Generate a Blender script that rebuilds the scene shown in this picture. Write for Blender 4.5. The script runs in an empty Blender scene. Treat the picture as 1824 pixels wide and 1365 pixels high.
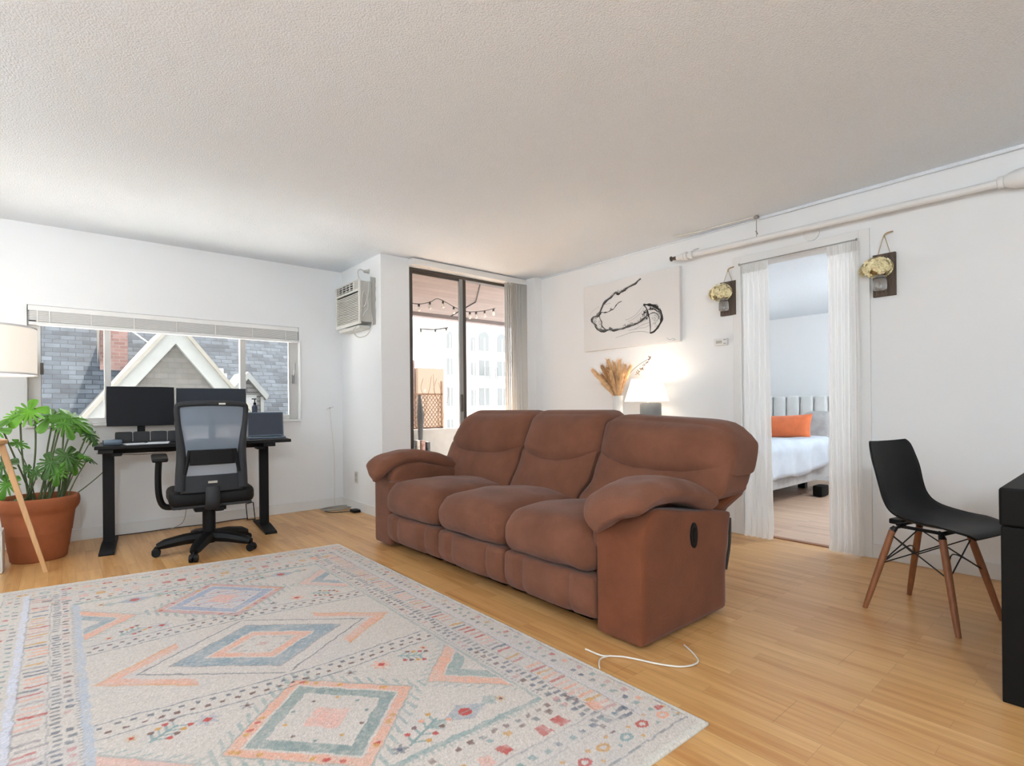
import bpy, bmesh, math, random
import numpy as np
from mathutils import Vector, Matrix, noise
random.seed(7)
S = bpy.context.scene
COL = S.collection
R = math.radians
PI = math.pi

# ------------------------------------------------------------------ materials
def new_mat(name):
    m = bpy.data.materials.new(name); m.use_nodes = True
    nt = m.node_tree; nt.nodes.clear()
    out = nt.nodes.new('ShaderNodeOutputMaterial')
    return m, nt, out
def N(nt, typ, **kw):
    n = nt.nodes.new(typ)
    for k, v in kw.items():
        if hasattr(n, k) and not k.startswith('i_'): setattr(n, k, v)
    return n
def setin(n, d):
    for k, v in d.items(): n.inputs[k].default_value = v
def c4(c): return (c[0], c[1], c[2], 1)
def srgb(r, g, b):
    f = lambda v: (v/255/12.92) if v/255 <= .04045 else ((v/255+.055)/1.055)**2.4
    return (f(r), f(g), f(b))
def mat(name, col, rough=.5, metal=0, spec=.5, var=0, vscale=8, bump=0, bscale=50, sheen=0, coat=0, stretch=(1,1,1), emit=None, estr=0, alpha=1, trans=0):
    m, nt, out = new_mat(name)
    b = N(nt, 'ShaderNodeBsdfPrincipled')
    setin(b, {'Base Color': c4(col), 'Roughness': rough, 'Metallic': metal, 'Specular IOR Level': spec, 'Sheen Weight': sheen, 'Coat Weight': coat})
    if trans: b.inputs['Transmission Weight'].default_value = trans
    if emit: setin(b, {'Emission Color': c4(emit), 'Emission Strength': estr})
    tc = N(nt, 'ShaderNodeTexCoord'); mp = N(nt, 'ShaderNodeMapping'); mp.inputs['Scale'].default_value = stretch
    nt.links.new(tc.outputs['Object'], mp.inputs['Vector'])
    if var:
        n = N(nt, 'ShaderNodeTexNoise'); setin(n, {'Scale': vscale, 'Detail': 5, 'Roughness': .6})
        nt.links.new(mp.outputs[0], n.inputs['Vector'])
        cr = N(nt, 'ShaderNodeValToRGB')
        cr.color_ramp.elements[0].position = .3; cr.color_ramp.elements[1].position = .7
        cr.color_ramp.elements[0].color = c4([max(0, v*(1-var)) for v in col])
        cr.color_ramp.elements[1].color = c4([min(1, v*(1+var)) for v in col])
        nt.links.new(n.outputs['Fac'], cr.inputs['Fac']); nt.links.new(cr.outputs[0], b.inputs['Base Color'])
    if bump:
        n2 = N(nt, 'ShaderNodeTexNoise'); setin(n2, {'Scale': bscale, 'Detail': 3})
        nt.links.new(mp.outputs[0], n2.inputs['Vector'])
        bp = N(nt, 'ShaderNodeBump'); setin(bp, {'Strength': bump, 'Distance': .01})
        nt.links.new(n2.outputs['Fac'], bp.inputs['Height']); nt.links.new(bp.outputs[0], b.inputs['Normal'])
    nt.links.new(b.outputs[0], out.inputs[0])
    return m
def glass_mat(name, tint=(1,1,1), gloss=.1):
    m, nt, out = new_mat(name)
    t = N(nt, 'ShaderNodeBsdfTransparent'); t.inputs[0].default_value = c4(tint)
    g = N(nt, 'ShaderNodeBsdfGlossy'); setin(g, {'Roughness': .02, 'Color': (1,1,1,1)})
    f = N(nt, 'ShaderNodeFresnel'); f.inputs[0].default_value = 1.35
    mu = N(nt, 'ShaderNodeMath', operation='MULTIPLY'); mu.inputs[1].default_value = gloss*10
    mu.use_clamp = True
    mx = N(nt, 'ShaderNodeMixShader')
    nt.links.new(f.outputs[0], mu.inputs[0]); nt.links.new(mu.outputs[0], mx.inputs[0])
    nt.links.new(t.outputs[0], mx.inputs[1]); nt.links.new(g.outputs[0], mx.inputs[2]); nt.links.new(mx.outputs[0], out.inputs[0])
    return m
def sheer_mat(name, col, transp=.3, transl=.4, weave=0):
    m, nt, out = new_mat(name)
    d = N(nt, 'ShaderNodeBsdfDiffuse'); d.inputs[0].default_value = c4(col)
    tl = N(nt, 'ShaderNodeBsdfTranslucent'); tl.inputs[0].default_value = c4(col)
    t = N(nt, 'ShaderNodeBsdfTransparent')
    m1 = N(nt, 'ShaderNodeMixShader'); m1.inputs[0].default_value = transl
    m2 = N(nt, 'ShaderNodeMixShader'); m2.inputs[0].default_value = transp
    nt.links.new(d.outputs[0], m1.inputs[1]); nt.links.new(tl.outputs[0], m1.inputs[2])
    nt.links.new(m1.outputs[0], m2.inputs[1]); nt.links.new(t.outputs[0], m2.inputs[2]); nt.links.new(m2.outputs[0], out.inputs[0])
    return m
def emis(name, col, s):
    m, nt, out = new_mat(name)
    e = N(nt, 'ShaderNodeEmission'); setin(e, {'Color': c4(col), 'Strength': s})
    nt.links.new(e.outputs[0], out.inputs[0]); return m
def brick_mat(name, c1, c2, mortar, bw, rh, ms, order='xz', rough=.8, var=.2, bump=.3, vscale=6, spec=.3, off=.5):
    """rows of bricks, shingles or boards; order gives which axes run along and across the rows"""
    m, nt, out = new_mat(name)
    tc = N(nt, 'ShaderNodeTexCoord'); sp = N(nt, 'ShaderNodeSeparateXYZ'); cb = N(nt, 'ShaderNodeCombineXYZ')
    nt.links.new(tc.outputs['Object'], sp.inputs[0])
    nt.links.new(sp.outputs['XYZ'.index(order[0].upper())], cb.inputs[0]); nt.links.new(sp.outputs['XYZ'.index(order[1].upper())], cb.inputs[1])
    b = N(nt, 'ShaderNodeTexBrick'); b.offset = off; b.offset_frequency = 2
    setin(b, {'Color1': c4(c1), 'Color2': c4(c2), 'Mortar': c4(mortar), 'Scale': 1, 'Mortar Size': ms, 'Mortar Smooth': .1, 'Brick Width': bw, 'Row Height': rh})
    nt.links.new(cb.outputs[0], b.inputs['Vector'])
    n = N(nt, 'ShaderNodeTexNoise'); setin(n, {'Scale': vscale, 'Detail': 6, 'Roughness': .65}); nt.links.new(tc.outputs['Object'], n.inputs['Vector'])
    mr = N(nt, 'ShaderNodeMapRange'); setin(mr, {'From Min': .3, 'From Max': .7, 'To Min': 1-var, 'To Max': 1+var}); nt.links.new(n.outputs['Fac'], mr.inputs['Value'])
    mx = N(nt, 'ShaderNodeVectorMath', operation='SCALE'); nt.links.new(b.outputs['Color'], mx.inputs[0]); nt.links.new(mr.outputs[0], mx.inputs['Scale'])
    p = N(nt, 'ShaderNodeBsdfPrincipled'); setin(p, {'Roughness': rough, 'Specular IOR Level': spec})
    nt.links.new(mx.outputs[0], p.inputs['Base Color'])
    bp = N(nt, 'ShaderNodeBump'); setin(bp, {'Strength': bump, 'Distance': .02}); bp.invert = True
    nt.links.new(b.outputs['Fac'], bp.inputs['Height']); nt.links.new(bp.outputs[0], p.inputs['Normal'])
    nt.links.new(p.outputs[0], out.inputs[0]); return m

def floor_mat(name, light, dark, rough=.33):
    m, nt, out = new_mat(name)
    tc = N(nt, 'ShaderNodeTexCoord'); sp = N(nt, 'ShaderNodeSeparateXYZ'); cb = N(nt, 'ShaderNodeCombineXYZ')
    nt.links.new(tc.outputs['Object'], sp.inputs[0]); nt.links.new(sp.outputs['Y'], cb.inputs[0]); nt.links.new(sp.outputs['X'], cb.inputs[1])
    def brick(w, h, ms, off):
        b = N(nt, 'ShaderNodeTexBrick'); b.offset = off; b.offset_frequency = 3; b.squash = 1
        setin(b, {'Color1': (0,0,0,1), 'Color2': (1,1,1,1), 'Mortar': (.5,.5,.5,1), 'Scale': 1, 'Mortar Size': ms, 'Mortar Smooth': 0, 'Brick Width': w, 'Row Height': h})
        nt.links.new(cb.outputs[0], b.inputs['Vector']); return b
    b1 = brick(.62, .064, .0006, .37)
    b2 = brick(1.3, .192, .0011, .41)
    mp = N(nt, 'ShaderNodeMapping'); mp.inputs['Scale'].default_value = (1, .06, 1)
    nt.links.new(tc.outputs['Object'], mp.inputs['Vector'])
    add = N(nt, 'ShaderNodeVectorMath', operation='ADD'); nt.links.new(mp.outputs[0], add.inputs[0]); nt.links.new(b1.outputs['Color'], add.inputs[1])
    n = N(nt, 'ShaderNodeTexNoise'); setin(n, {'Scale': 26, 'Detail': 6, 'Roughness': .6, 'Distortion': .6}); nt.links.new(add.outputs[0], n.inputs['Vector'])
    mr = N(nt, 'ShaderNodeMapRange'); setin(mr, {'From Min': .25, 'From Max': .75, 'To Min': 0, 'To Max': .72}); nt.links.new(n.outputs['Fac'], mr.inputs['Value'])
    ml = N(nt, 'ShaderNodeMath', operation='MULTIPLY_ADD'); ml.inputs[1].default_value = .36
    sepc = N(nt, 'ShaderNodeSeparateColor'); nt.links.new(b1.outputs['Color'], sepc.inputs[0])
    nt.links.new(sepc.outputs[0], ml.inputs[0]); nt.links.new(mr.outputs[0], ml.inputs[2])
    cr = N(nt, 'ShaderNodeValToRGB'); e = cr.color_ramp.elements; e[0].position = .1; e[0].color = c4(light); e[1].position = .95; e[1].color = c4(dark)
    mid = cr.color_ramp.elements.new(.55); mid.color = c4([(a*.55+b*.45) for a, b in zip(light, dark)])
    nt.links.new(ml.outputs[0], cr.inputs[0])
    mxs = N(nt, 'ShaderNodeMath', operation='MAXIMUM'); nt.links.new(b1.outputs['Fac'], mxs.inputs[0]); nt.links.new(b2.outputs['Fac'], mxs.inputs[1])
    mm = N(nt, 'ShaderNodeMath', operation='MULTIPLY'); mm.inputs[1].default_value = .45; nt.links.new(mxs.outputs[0], mm.inputs[0])
    mix = N(nt, 'ShaderNodeMix', data_type='RGBA'); nt.links.new(mm.outputs[0], mix.inputs[0]); nt.links.new(cr.outputs[0], mix.inputs[6]); mix.inputs[7].default_value = c4([v*.35 for v in dark])
    p = N(nt, 'ShaderNodeBsdfPrincipled'); setin(p, {'Roughness': rough, 'Specular IOR Level': .5})
    nt.links.new(mix.outputs[2], p.inputs['Base Color'])
    bp = N(nt, 'ShaderNodeBump'); setin(bp, {'Strength': .12, 'Distance': .002}); bp.invert = True
    nt.links.new(mxs.outputs[0], bp.inputs['Height']); nt.links.new(bp.outputs[0], p.inputs['Normal'])
    nt.links.new(p.outputs[0], out.inputs[0]); return m

M = {}
M['wall'] = mat('wall_paint', (.855,.865,.872), .85, spec=.2, bump=.05, bscale=120)
M['ceil'] = mat('popcorn_ceiling', (.85,.905,.962), .95, spec=.1, var=.04, vscale=120, bump=.55, bscale=130)
M['trim'] = mat('white_gloss_trim', (.80,.80,.79), .4, spec=.4)
M['floor'] = floor_mat('maple_laminate', srgb(226,180,120), srgb(188,130,72))
M['bfloor'] = floor_mat('bedroom_laminate', srgb(214,184,158), srgb(178,140,116), .4)
M['white'] = mat('white_plastic', (.78,.78,.76), .35)
M['offwhite'] = mat('aged_plastic', (.62,.61,.57), .45, var=.05)
M['greywhite'] = mat('grey_plastic', (.45,.44,.41), .55)  # plain grey for panels, plugs and sockets
M['black'] = mat('black_powdercoat', (.006,.006,.007), .6, spec=.25)
M['blackwood'] = mat('black_wood', (.005,.0048,.0045), .6, spec=.15, var=.2, vscale=20)
M['blackpl'] = mat('black_plastic', (.006,.006,.0065), .5, spec=.22)
M['darkgrey'] = mat('dark_grey_plastic', (.030,.032,.036), .6, spec=.3)
M['screen'] = mat('monitor_back', (.008,.010,.015), .55, spec=.25)
M['glass'] = glass_mat('window_glass', gloss=.035)
M['alu'] = mat('white_aluminium', (.62,.61,.59), .4, metal=.1)
M['bronze'] = mat('bronze_aluminium', (.10,.085,.075), .4, metal=.6)
M['steel'] = mat('grey_aluminium', (.33,.34,.34), .35, metal=.7)
M['suede'] = mat('brown_suede', srgb(117,76,58), .9, spec=.1, var=.2, vscale=4, bump=.25, bscale=160, sheen=.12)
M['suede2'] = mat('brown_suede_dark', srgb(115,68,46), .9, spec=.1, var=.14, vscale=6, bump=.25, bscale=160, sheen=.12)
M['terra'] = mat('terracotta', srgb(160,92,56), .85, var=.12, vscale=7, bump=.1, bscale=120)
M['soil'] = mat('potting_soil', (.03,.02,.014), .95, bump=.9, bscale=60)
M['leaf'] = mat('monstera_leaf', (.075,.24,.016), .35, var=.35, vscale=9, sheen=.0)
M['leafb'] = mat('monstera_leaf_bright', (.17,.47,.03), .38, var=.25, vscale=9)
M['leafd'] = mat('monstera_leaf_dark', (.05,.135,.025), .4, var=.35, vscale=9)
M['stem'] = mat('plant_stem', (.09,.13,.05), .5)
M['lightwood'] = mat('pale_beech', srgb(214,170,122), .5, var=.1, vscale=14, stretch=(6,6,.6))
M['walnut'] = mat('walnut_leg', srgb(142,90,58), .5, var=.2, vscale=20, stretch=(4,4,.5))
M['oldwood'] = mat('weathered_board', srgb(98,84,74), .8, var=.35, vscale=22, stretch=(1,4,.4), bump=.5, bscale=60)
M['rope'] = mat('jute_twine', srgb(190,165,130), .9, bump=.5, bscale=400)
M['petal'] = mat('cream_petal', srgb(255,234,190), .8, var=.14, vscale=40)
M['petal_shade'] = mat('petal_gap_shade', srgb(196,158,98), .9)  # darker core colour stands in for shade between the petals
M['jar'] = mat('jar_glass', (.88,.88,.86), .1, trans=.8)
M['canvas'] = mat('canvas_white', (.78,.77,.76), .9, bump=.1, bscale=500)
M['ink'] = mat('black_ink', (.03,.03,.03), .8)
M['inkg'] = mat('grey_ink', (.28,.28,.28), .8)
M['shade'] = None
M['pampas'] = mat('pampas_plume', srgb(238,192,140), .95, var=.2, vscale=30, bump=.6, bscale=220, sheen=.4)
M['pampasd'] = mat('pampas_plume_brown', srgb(190,144,98), .95, var=.25, vscale=30, bump=.6, bscale=220)
M['twig'] = mat('dried_twig', srgb(110,82,56), .9)
M['ceramic'] = mat('white_ceramic', (.8,.79,.77), .25, coat=.3)
M['greycer'] = mat('grey_ceramic', (.17,.18,.19), .5, var=.05)
M['curtain'] = sheer_mat('sheer_curtain', (.92,.91,.89), .08, .35)
M['slat'] = mat('blind_slat', (.86,.85,.83), .5)
M['vblind'] = sheer_mat('vertical_blind', (.92,.92,.91), .0, .7)
M['duvet'] = mat('duvet_grey', (.52,.55,.60), .9, var=.12, vscale=3, bump=.2, bscale=12)
M['sheet'] = mat('white_sheet', (.8,.79,.79), .9)
M['bedfab'] = mat('grey_velvet', (.36,.34,.33), .8, var=.15, vscale=12, sheen=.3)
M['headb'] = mat('pale_velvet', (.64,.65,.64), .8, var=.05, sheen=.2)
M['orange'] = mat('orange_velvet', srgb(215,110,62), .8, var=.1, vscale=14, sheen=.3)
M['papers'] = mat('white_paper', (.72,.74,.80), .7)
M['chrome'] = mat('chrome', (.6,.6,.6), .2, metal=1)
M['wire'] = mat('black_wire', (.02,.02,.02), .4, metal=.5)
M['cordw'] = mat('white_cord', (.75,.72,.66), .5)
M['cordg'] = mat('grey_cord', (.35,.34,.32), .5)
M['cordb'] = mat('black_cord', (.03,.028,.026), .5)
M['shingle'] = brick_mat('roof_shingles', (.027,.035,.046), (.072,.087,.104), (.010,.014,.020), .25, .098, .006, 'xz', .85, .35, .6, 3)
M['shingle2'] = brick_mat('wall_shingles', (.075,.073,.068), (.09,.088,.083), (.055,.055,.05), .22, .10, .004, 'xz', .9, .15, .4, 3)
M['brick'] = brick_mat('red_brick', srgb(112,84,80), srgb(128,102,98), srgb(120,112,108), .21, .075, .008, 'xz', .9, .15, .4, 5)
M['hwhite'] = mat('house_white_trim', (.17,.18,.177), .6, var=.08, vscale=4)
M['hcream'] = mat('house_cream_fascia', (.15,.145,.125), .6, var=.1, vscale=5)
M['siding'] = brick_mat('lap_siding', (.13,.128,.128), (.145,.142,.142), (.055,.055,.06), 9, .10, .012, 'xz', .8, .05, .6, 3)
M['facade'] = mat('pale_stucco', (.80,.79,.77), .9, var=.04)
M['facwin'] = mat('facade_window_glass', (.22,.23,.23), .4)
M['oranges'] = mat('peach_stucco', srgb(150,128,110), .9, var=.05)
M['soffit'] = brick_mat('soffit_boards', srgb(118,108,107), srgb(126,116,114), srgb(98,90,89), 6, .16, .004, 'xy', .8, .07, .2, 3)
M['parapet'] = mat('balcony_parapet', (.24,.23,.22), .8, var=.1)
M['deck'] = mat('balcony_deck', (.72,.71,.69), .8)  # deck made pale to bounce sun up onto the room ceiling
M['lattice'] = mat('trellis_wood', srgb(112,88,70), .8, var=.15)
M['bulb'] = mat('clear_bulb', (.8,.75,.68), .15, trans=.5)
M['concrete'] = mat('street_concrete', (.35,.35,.34), .95, var=.1, vscale=.5)
M['pink'] = mat('pink_sticker', srgb(170,60,90), .6)
M['badge'] = mat('silver_badge', (.55,.53,.48), .35, metal=.6)
M['laptopscr'] = mat('laptop_screen', (.035,.045,.07), .18)
M['laptop'] = mat('laptop_shell', (.10,.14,.19), .35, metal=.3)
M['bottle'] = mat('dark_blue_bottle', (.03,.045,.09), .3)

def mesh_mat():
    m, nt, out = new_mat('office_chair_mesh')
    d = N(nt, 'ShaderNodeBsdfPrincipled'); setin(d, {'Base Color': (.32,.38,.47,1), 'Roughness': .6})
    t = N(nt, 'ShaderNodeBsdfTransparent'); mx = N(nt, 'ShaderNodeMixShader'); mx.inputs[0].default_value = .42
    nt.links.new(d.outputs[0], mx.inputs[1]); nt.links.new(t.outputs[0], mx.inputs[2]); nt.links.new(mx.outputs[0], out.inputs[0]); return m
M['mesh'] = mesh_mat()
def shade_mat(name, col, s):
    m, nt, out = new_mat(name)
    d = N(nt, 'ShaderNodeBsdfPrincipled'); setin(d, {'Base Color': (.66,.62,.56,1), 'Roughness': .9, 'Emission Color': c4(col), 'Emission Strength': s})
    nt.links.new(d.outputs[0], out.inputs[0]); return m
M['fshade'] = shade_mat('floor_lamp_shade', (1,.90,.78), .30)
M['tshade'] = shade_mat('table_lamp_shade', (1,.88,.74), .6)
M['fill_lamp'] = emis('fill_lamp_glow', (.9,.96,1), 2)  # glow of the added fill lamps

# ------------------------------------------------------------------ geometry helpers
def root_of(p):
    while p.parent: p = p.parent
    return p
def obj(name, bm, m, parent=None, smooth=False, bevel=0, local=False, subsurf=0, angle=40):
    me = bpy.data.meshes.new(name)
    bmesh.ops.recalc_face_normals(bm, faces=bm.faces)
    if smooth:
        for f in bm.faces: f.smooth = True
        ca = math.cos(R(angle))
        for e in bm.edges:
            if len(e.link_faces) == 2 and e.link_faces[0].normal.dot(e.link_faces[1].normal) < ca: e.smooth = False
    if parent and not local:
        bmesh.ops.translate(bm, verts=bm.verts, vec=-root_of(parent).location)
    bm.to_mesh(me); bm.free()
    for mm in (m if isinstance(m, (list, tuple)) else [m]): me.materials.append(mm)
    o = bpy.data.objects.new(name, me); COL.objects.link(o)
    if parent: o.parent = parent
    if bevel:
        b = o.modifiers.new('bevel', 'BEVEL'); b.width = bevel; b.segments = 2; b.limit_method = 'ANGLE'; b.angle_limit = R(40)
    if subsurf:
        s = o.modifiers.new('sub', 'SUBSURF'); s.levels = subsurf; s.render_levels = subsurf
    return o
def thing(name, label, cat, loc=(0,0,0), rz=0, group=None):
    o = bpy.data.objects.new(name, None); COL.objects.link(o); o.empty_display_size = .1
    o.location = loc; o.rotation_euler = (0,0,rz); o['label'] = label; o['category'] = cat
    if group: o['group'] = group
    return o
def tag(o, label, cat, group=None):
    o['label'] = label; o['category'] = cat
    if group: o['group'] = group
    return o
def struct(o): o['kind'] = 'structure'; return o
def B(): return bmesh.new()
def box(bm, x0, x1, y0, y1, z0, z1, mat_i=0, M4=None):
    vs = [bm.verts.new((x, y, z)) for x in (x0, x1) for y in (y0, y1) for z in (z0, z1)]
    if M4 is not None:
        for v in vs: v.co = M4 @ v.co
    for f in ((0,1,3,2),(4,6,7,5),(0,4,5,1),(2,3,7,6),(0,2,6,4),(1,5,7,3)):
        fc = bm.faces.new([vs[i] for i in f]); fc.material_index = mat_i
    return vs
def frame_of(d):
    d = d.normalized(); a = Vector((0,0,1)) if abs(d.z) < .9 else Vector((1,0,0))
    u = d.cross(a).normalized(); v = u.cross(d).normalized(); return u, v
def tube(bm, pts, r, n=8, caps=True, flat=1, mat_i=0):
    pts = [Vector(p) for p in pts]; rings = []
    u0 = None
    for i, p in enumerate(pts):
        d = (pts[min(i+1, len(pts)-1)] - pts[max(i-1, 0)]).normalized()
        if u0 is None: u, v = frame_of(d)
        else:
            u = (u0 - d*u0.dot(d)).normalized(); v = u.cross(d)
        u0 = u; rr = r[i] if isinstance(r, (list, tuple)) else r
        rings.append([bm.verts.new(p + u*math.cos(2*PI*k/n)*rr + v*math.sin(2*PI*k/n)*rr*flat) for k in range(n)])
    for a, b in zip(rings, rings[1:]):
        for k in range(n):
            f = bm.faces.new((a[k], a[(k+1)%n], b[(k+1)%n], b[k])); f.material_index = mat_i
    if caps:
        bm.faces.new(rings[0][::-1]).material_index = mat_i; bm.faces.new(rings[-1]).material_index = mat_i
def lathe(bm, prof, c=(0,0,0), n=32, cap=True):
    rings = []
    for r, z in prof:
        rings.append([bm.verts.new((c[0]+r*math.cos(2*PI*k/n), c[1]+r*math.sin(2*PI*k/n), c[2]+z)) for k in range(n)])
    for a, b in zip(rings, rings[1:]):
        for k in range(n): bm.faces.new((a[k], a[(k+1)%n], b[(k+1)%n], b[k]))
    if cap:
        bm.faces.new(rings[0]); bm.faces.new(rings[-1])
def prism(bm, poly, axis, d0, d1, mat_i=0):
    """poly is a list of 2-D points in the plane across `axis`"""
    def P(a, b, d): return {'x': (d, a, b), 'y': (a, d, b), 'z': (a, b, d)}[axis]
    A = [bm.verts.new(P(a, b, d0)) for a, b in poly]; C = [bm.verts.new(P(a, b, d1)) for a, b in poly]
    n = len(poly)
    for i in range(n): bm.faces.new((A[i], A[(i+1)%n], C[(i+1)%n], C[i])).material_index = mat_i
    bm.faces.new(A[::-1]).material_index = mat_i; bm.faces.new(C).material_index = mat_i
def rbox(bm, c, h, r, n=10, fn=None):
    """rounded, subdivided box: centre c, half sizes h, corner radius r; fn maps (unit a,b,c, position) to a position"""
    cache = {}
    def V(p):
        k = tuple(round(q, 5) for q in p)
        if k in cache: return cache[k]
        a = Vector(p); P = Vector((a.x*h[0], a.y*h[1], a.z*h[2]))
        rr = min(r, min(h)*.999); inner = Vector([max(-(h[i]-rr), min(h[i]-rr, P[i])) for i in range(3)])
        d = P - inner
        if d.length > 1e-9: P = inner + d.normalized()*rr
        P = P + Vector(c)
        if fn: P = Vector(fn(a.x, a.y, a.z, P))
        cache[k] = bm.verts.new(P); return cache[k]
    g = [math.sin(PI/2*(-1+2*i/n))*.35 + (-1+2*i/n)*.65 for i in range(n+1)]
    g[0] = -1; g[-1] = 1
    for ax in range(3):
        for s in (-1, 1):
            for i in range(n):
                for j in range(n):
                    q = []
                    for (u, v) in ((g[i], g[j]), (g[i+1], g[j]), (g[i+1], g[j+1]), (g[i], g[j+1])):
                        p = [0,0,0]; p[ax] = s; p[(ax+1)%3] = u; p[(ax+2)%3] = v; q.append(V(p))
                    if s < 0: q.reverse()
                    qq = []
                    for v in q:
                        if v not in qq: qq.append(v)
                    if len(qq) > 2 and not bm.faces.get(qq): bm.faces.new(qq)
def cr_spline(pts, n=6):
    pts = [Vector(p) for p in pts]; out = []
    for i in range(len(pts)-1):
        p0 = pts[max(i-1, 0)]; p1 = pts[i]; p2 = pts[i+1]; p3 = pts[min(i+2, len(pts)-1)]
        for k in range(n):
            t = k/n
            out.append(.5*((2*p1)+(-p0+p2)*t+(2*p0-5*p1+4*p2-p3)*t*t+(-p0+3*p1-3*p2+p3)*t**3))
    out.append(pts[-1]); return out
def cord(name, pts, r, m, label, cat='cord', parent=None, n=6):
    bm = B(); tube(bm, cr_spline(pts, n), r, 6)
    o = obj(name, bm, m, parent, True)
    if not parent: tag(o, label, cat)
    return o

# ------------------------------------------------------------------ camera
CAM = dict(f=947.6972, pitch=R(.062), yaw=R(49.6942), roll=R(-.5619), sy=40.8868, h=1.0197)
def make_camera():
    p = CAM
    F = Vector((math.cos(p['yaw'])*math.cos(p['pitch']), math.sin(p['yaw'])*math.cos(p['pitch']), math.sin(p['pitch'])))
    Rt = Vector((math.sin(p['yaw']), -math.cos(p['yaw']), 0)); U = Rt.cross(F)
    R2 = Rt*math.cos(p['roll']) + U*math.sin(p['roll']); U2 = -Rt*math.sin(p['roll']) + U*math.cos(p['roll'])
    cd = bpy.data.cameras.new('camera'); co = bpy.data.objects.new('camera', cd); COL.objects.link(co)
    m = Matrix(((R2.x, U2.x, -F.x, 0), (R2.y, U2.y, -F.y, 0), (R2.z, U2.z, -F.z, p['h']), (0,0,0,1)))
    co.matrix_world = m
    cd.sensor_fit = 'HORIZONTAL'; cd.sensor_width = 36; cd.lens = 36*p['f']/1824; cd.shift_y = p['sy']/1824
    cd.clip_start = .02; cd.clip_end = 500
    S.camera = co
make_camera()

# ------------------------------------------------------------------ room shell
H = 2.44; YW = 5.40; XR = 4.085; X0 = 2.25; YS = 4.50; XL = -1.9; YB = -2.2; T = .16
WX0, WX1, WZ0, WZ1 = -.19, 1.81, .915, 1.825           # window opening
SX0, SX1, SZ1 = 2.545, 3.96, 2.37                      # sliding door opening
DY0, DY1, DZ = 1.205, 2.014, 2.12                      # bedroom doorway
def wall(name, *boxes):
    bm = B()
    for b in boxes: box(bm, *b)
    return struct(obj(name, bm, M['wall']))
bm = B(); box(bm, XL-.2, XR+.09, YB-.2, YW+T, -.12, 0); struct(obj('floor', bm, M['floor']))
bm = B(); box(bm, XL-.2, XR+.14, YB-.2, YW+T, H, H+.25); struct(obj('ceiling', bm, M['ceil']))
wall('wall_window', (XL-.2, WX0, YW, YW+T, 0, H), (WX1, X0, YW, YW+T, 0, H), (WX0, WX1, YW, YW+T, 0, WZ0), (WX0, WX1, YW, YW+T, WZ1, H))
wall('wall_chase', (X0, X0+T, YS, YW+T, 0, H), (X0+T, SX0, YS, YS+T, 0, H))
wall('wall_balcony', (SX0, SX1, YS, YS+T, SZ1, H), (SX1, XR+.1, YS, YS+T, 0, H), (3.985, XR+.1, 4.29, YS, 0, H))
wall('wall_right', (XR, XR+.12, DY1, YS, 0, H), (XR, XR+.12, YB-.2, DY0, 0, H), (XR, XR+.12, DY0, DY1, DZ, H))
wall('wall_left', (XL-T, XL, YB, -.6, 0, H), (XL-T, XL, 1.9, YW, 0, H), (XL-T, XL, -.6, 1.9, 0, .8), (XL-T, XL, -.6, 1.9, 2.2, H))
wall('wall_back', (XL-T, XR+.12, YB-T, YB, 0, H))
def baseboard(name, *boxes):
    bm = B()
    for b in boxes: box(bm, *b)
    return struct(obj(name, bm, M['trim'], bevel=.003))
baseboard('baseboard_window', (XL, X0, YW-.013, YW-.0005, 0, .092))
baseboard('baseboard_chase', (X0-.013, X0-.0005, YS, YW-.013, 0, .092), (X0-.013, SX0-.01, YS-.013, YS-.0005, 0, .092))
baseboard('baseboard_right', (XR-.013, XR-.0005, 2.074, 4.29, 0, .092), (XR-.013, XR-.0005, YB, 1.145, 0, .092))
# dark gap line under the window-wall baseboard
# doorway casing
bm = B()
box(bm, XR-.016, XR-.0005, DY1, DY1+.062, 0, DZ+.055); box(bm, XR-.016, XR-.0005, DY0-.062, DY0, 0, DZ+.055); box(bm, XR-.016, XR-.0005, DY0, DY1, DZ, DZ+.055)
box(bm, XR-.0005, XR+.125, DY1-.015, DY1, 0, DZ); box(bm, XR-.0005, XR+.125, DY0, DY0+.015, 0, DZ); box(bm, XR-.0005, XR+.125, DY0+.015, DY1-.015, DZ-.015, DZ)
struct(obj('trim_1', bm, M['trim'], bevel=.002))
bm = B(); box(bm, XR+.04, XR+.09, DY0+.015, DY1-.015, 0, .006); struct(obj('trim_2', bm, M['walnut']))
bm = B(); tube(bm, [(XR-.01, y, H-.006) for y in (4.28, 3, 1.9)], .007, 6); tube(bm, [(XR-.02, y, H-.004) for y in (1.86, 1, 0, -1)], .016, 6)
struct(obj('trim_3', bm, M['ceil']))

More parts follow.
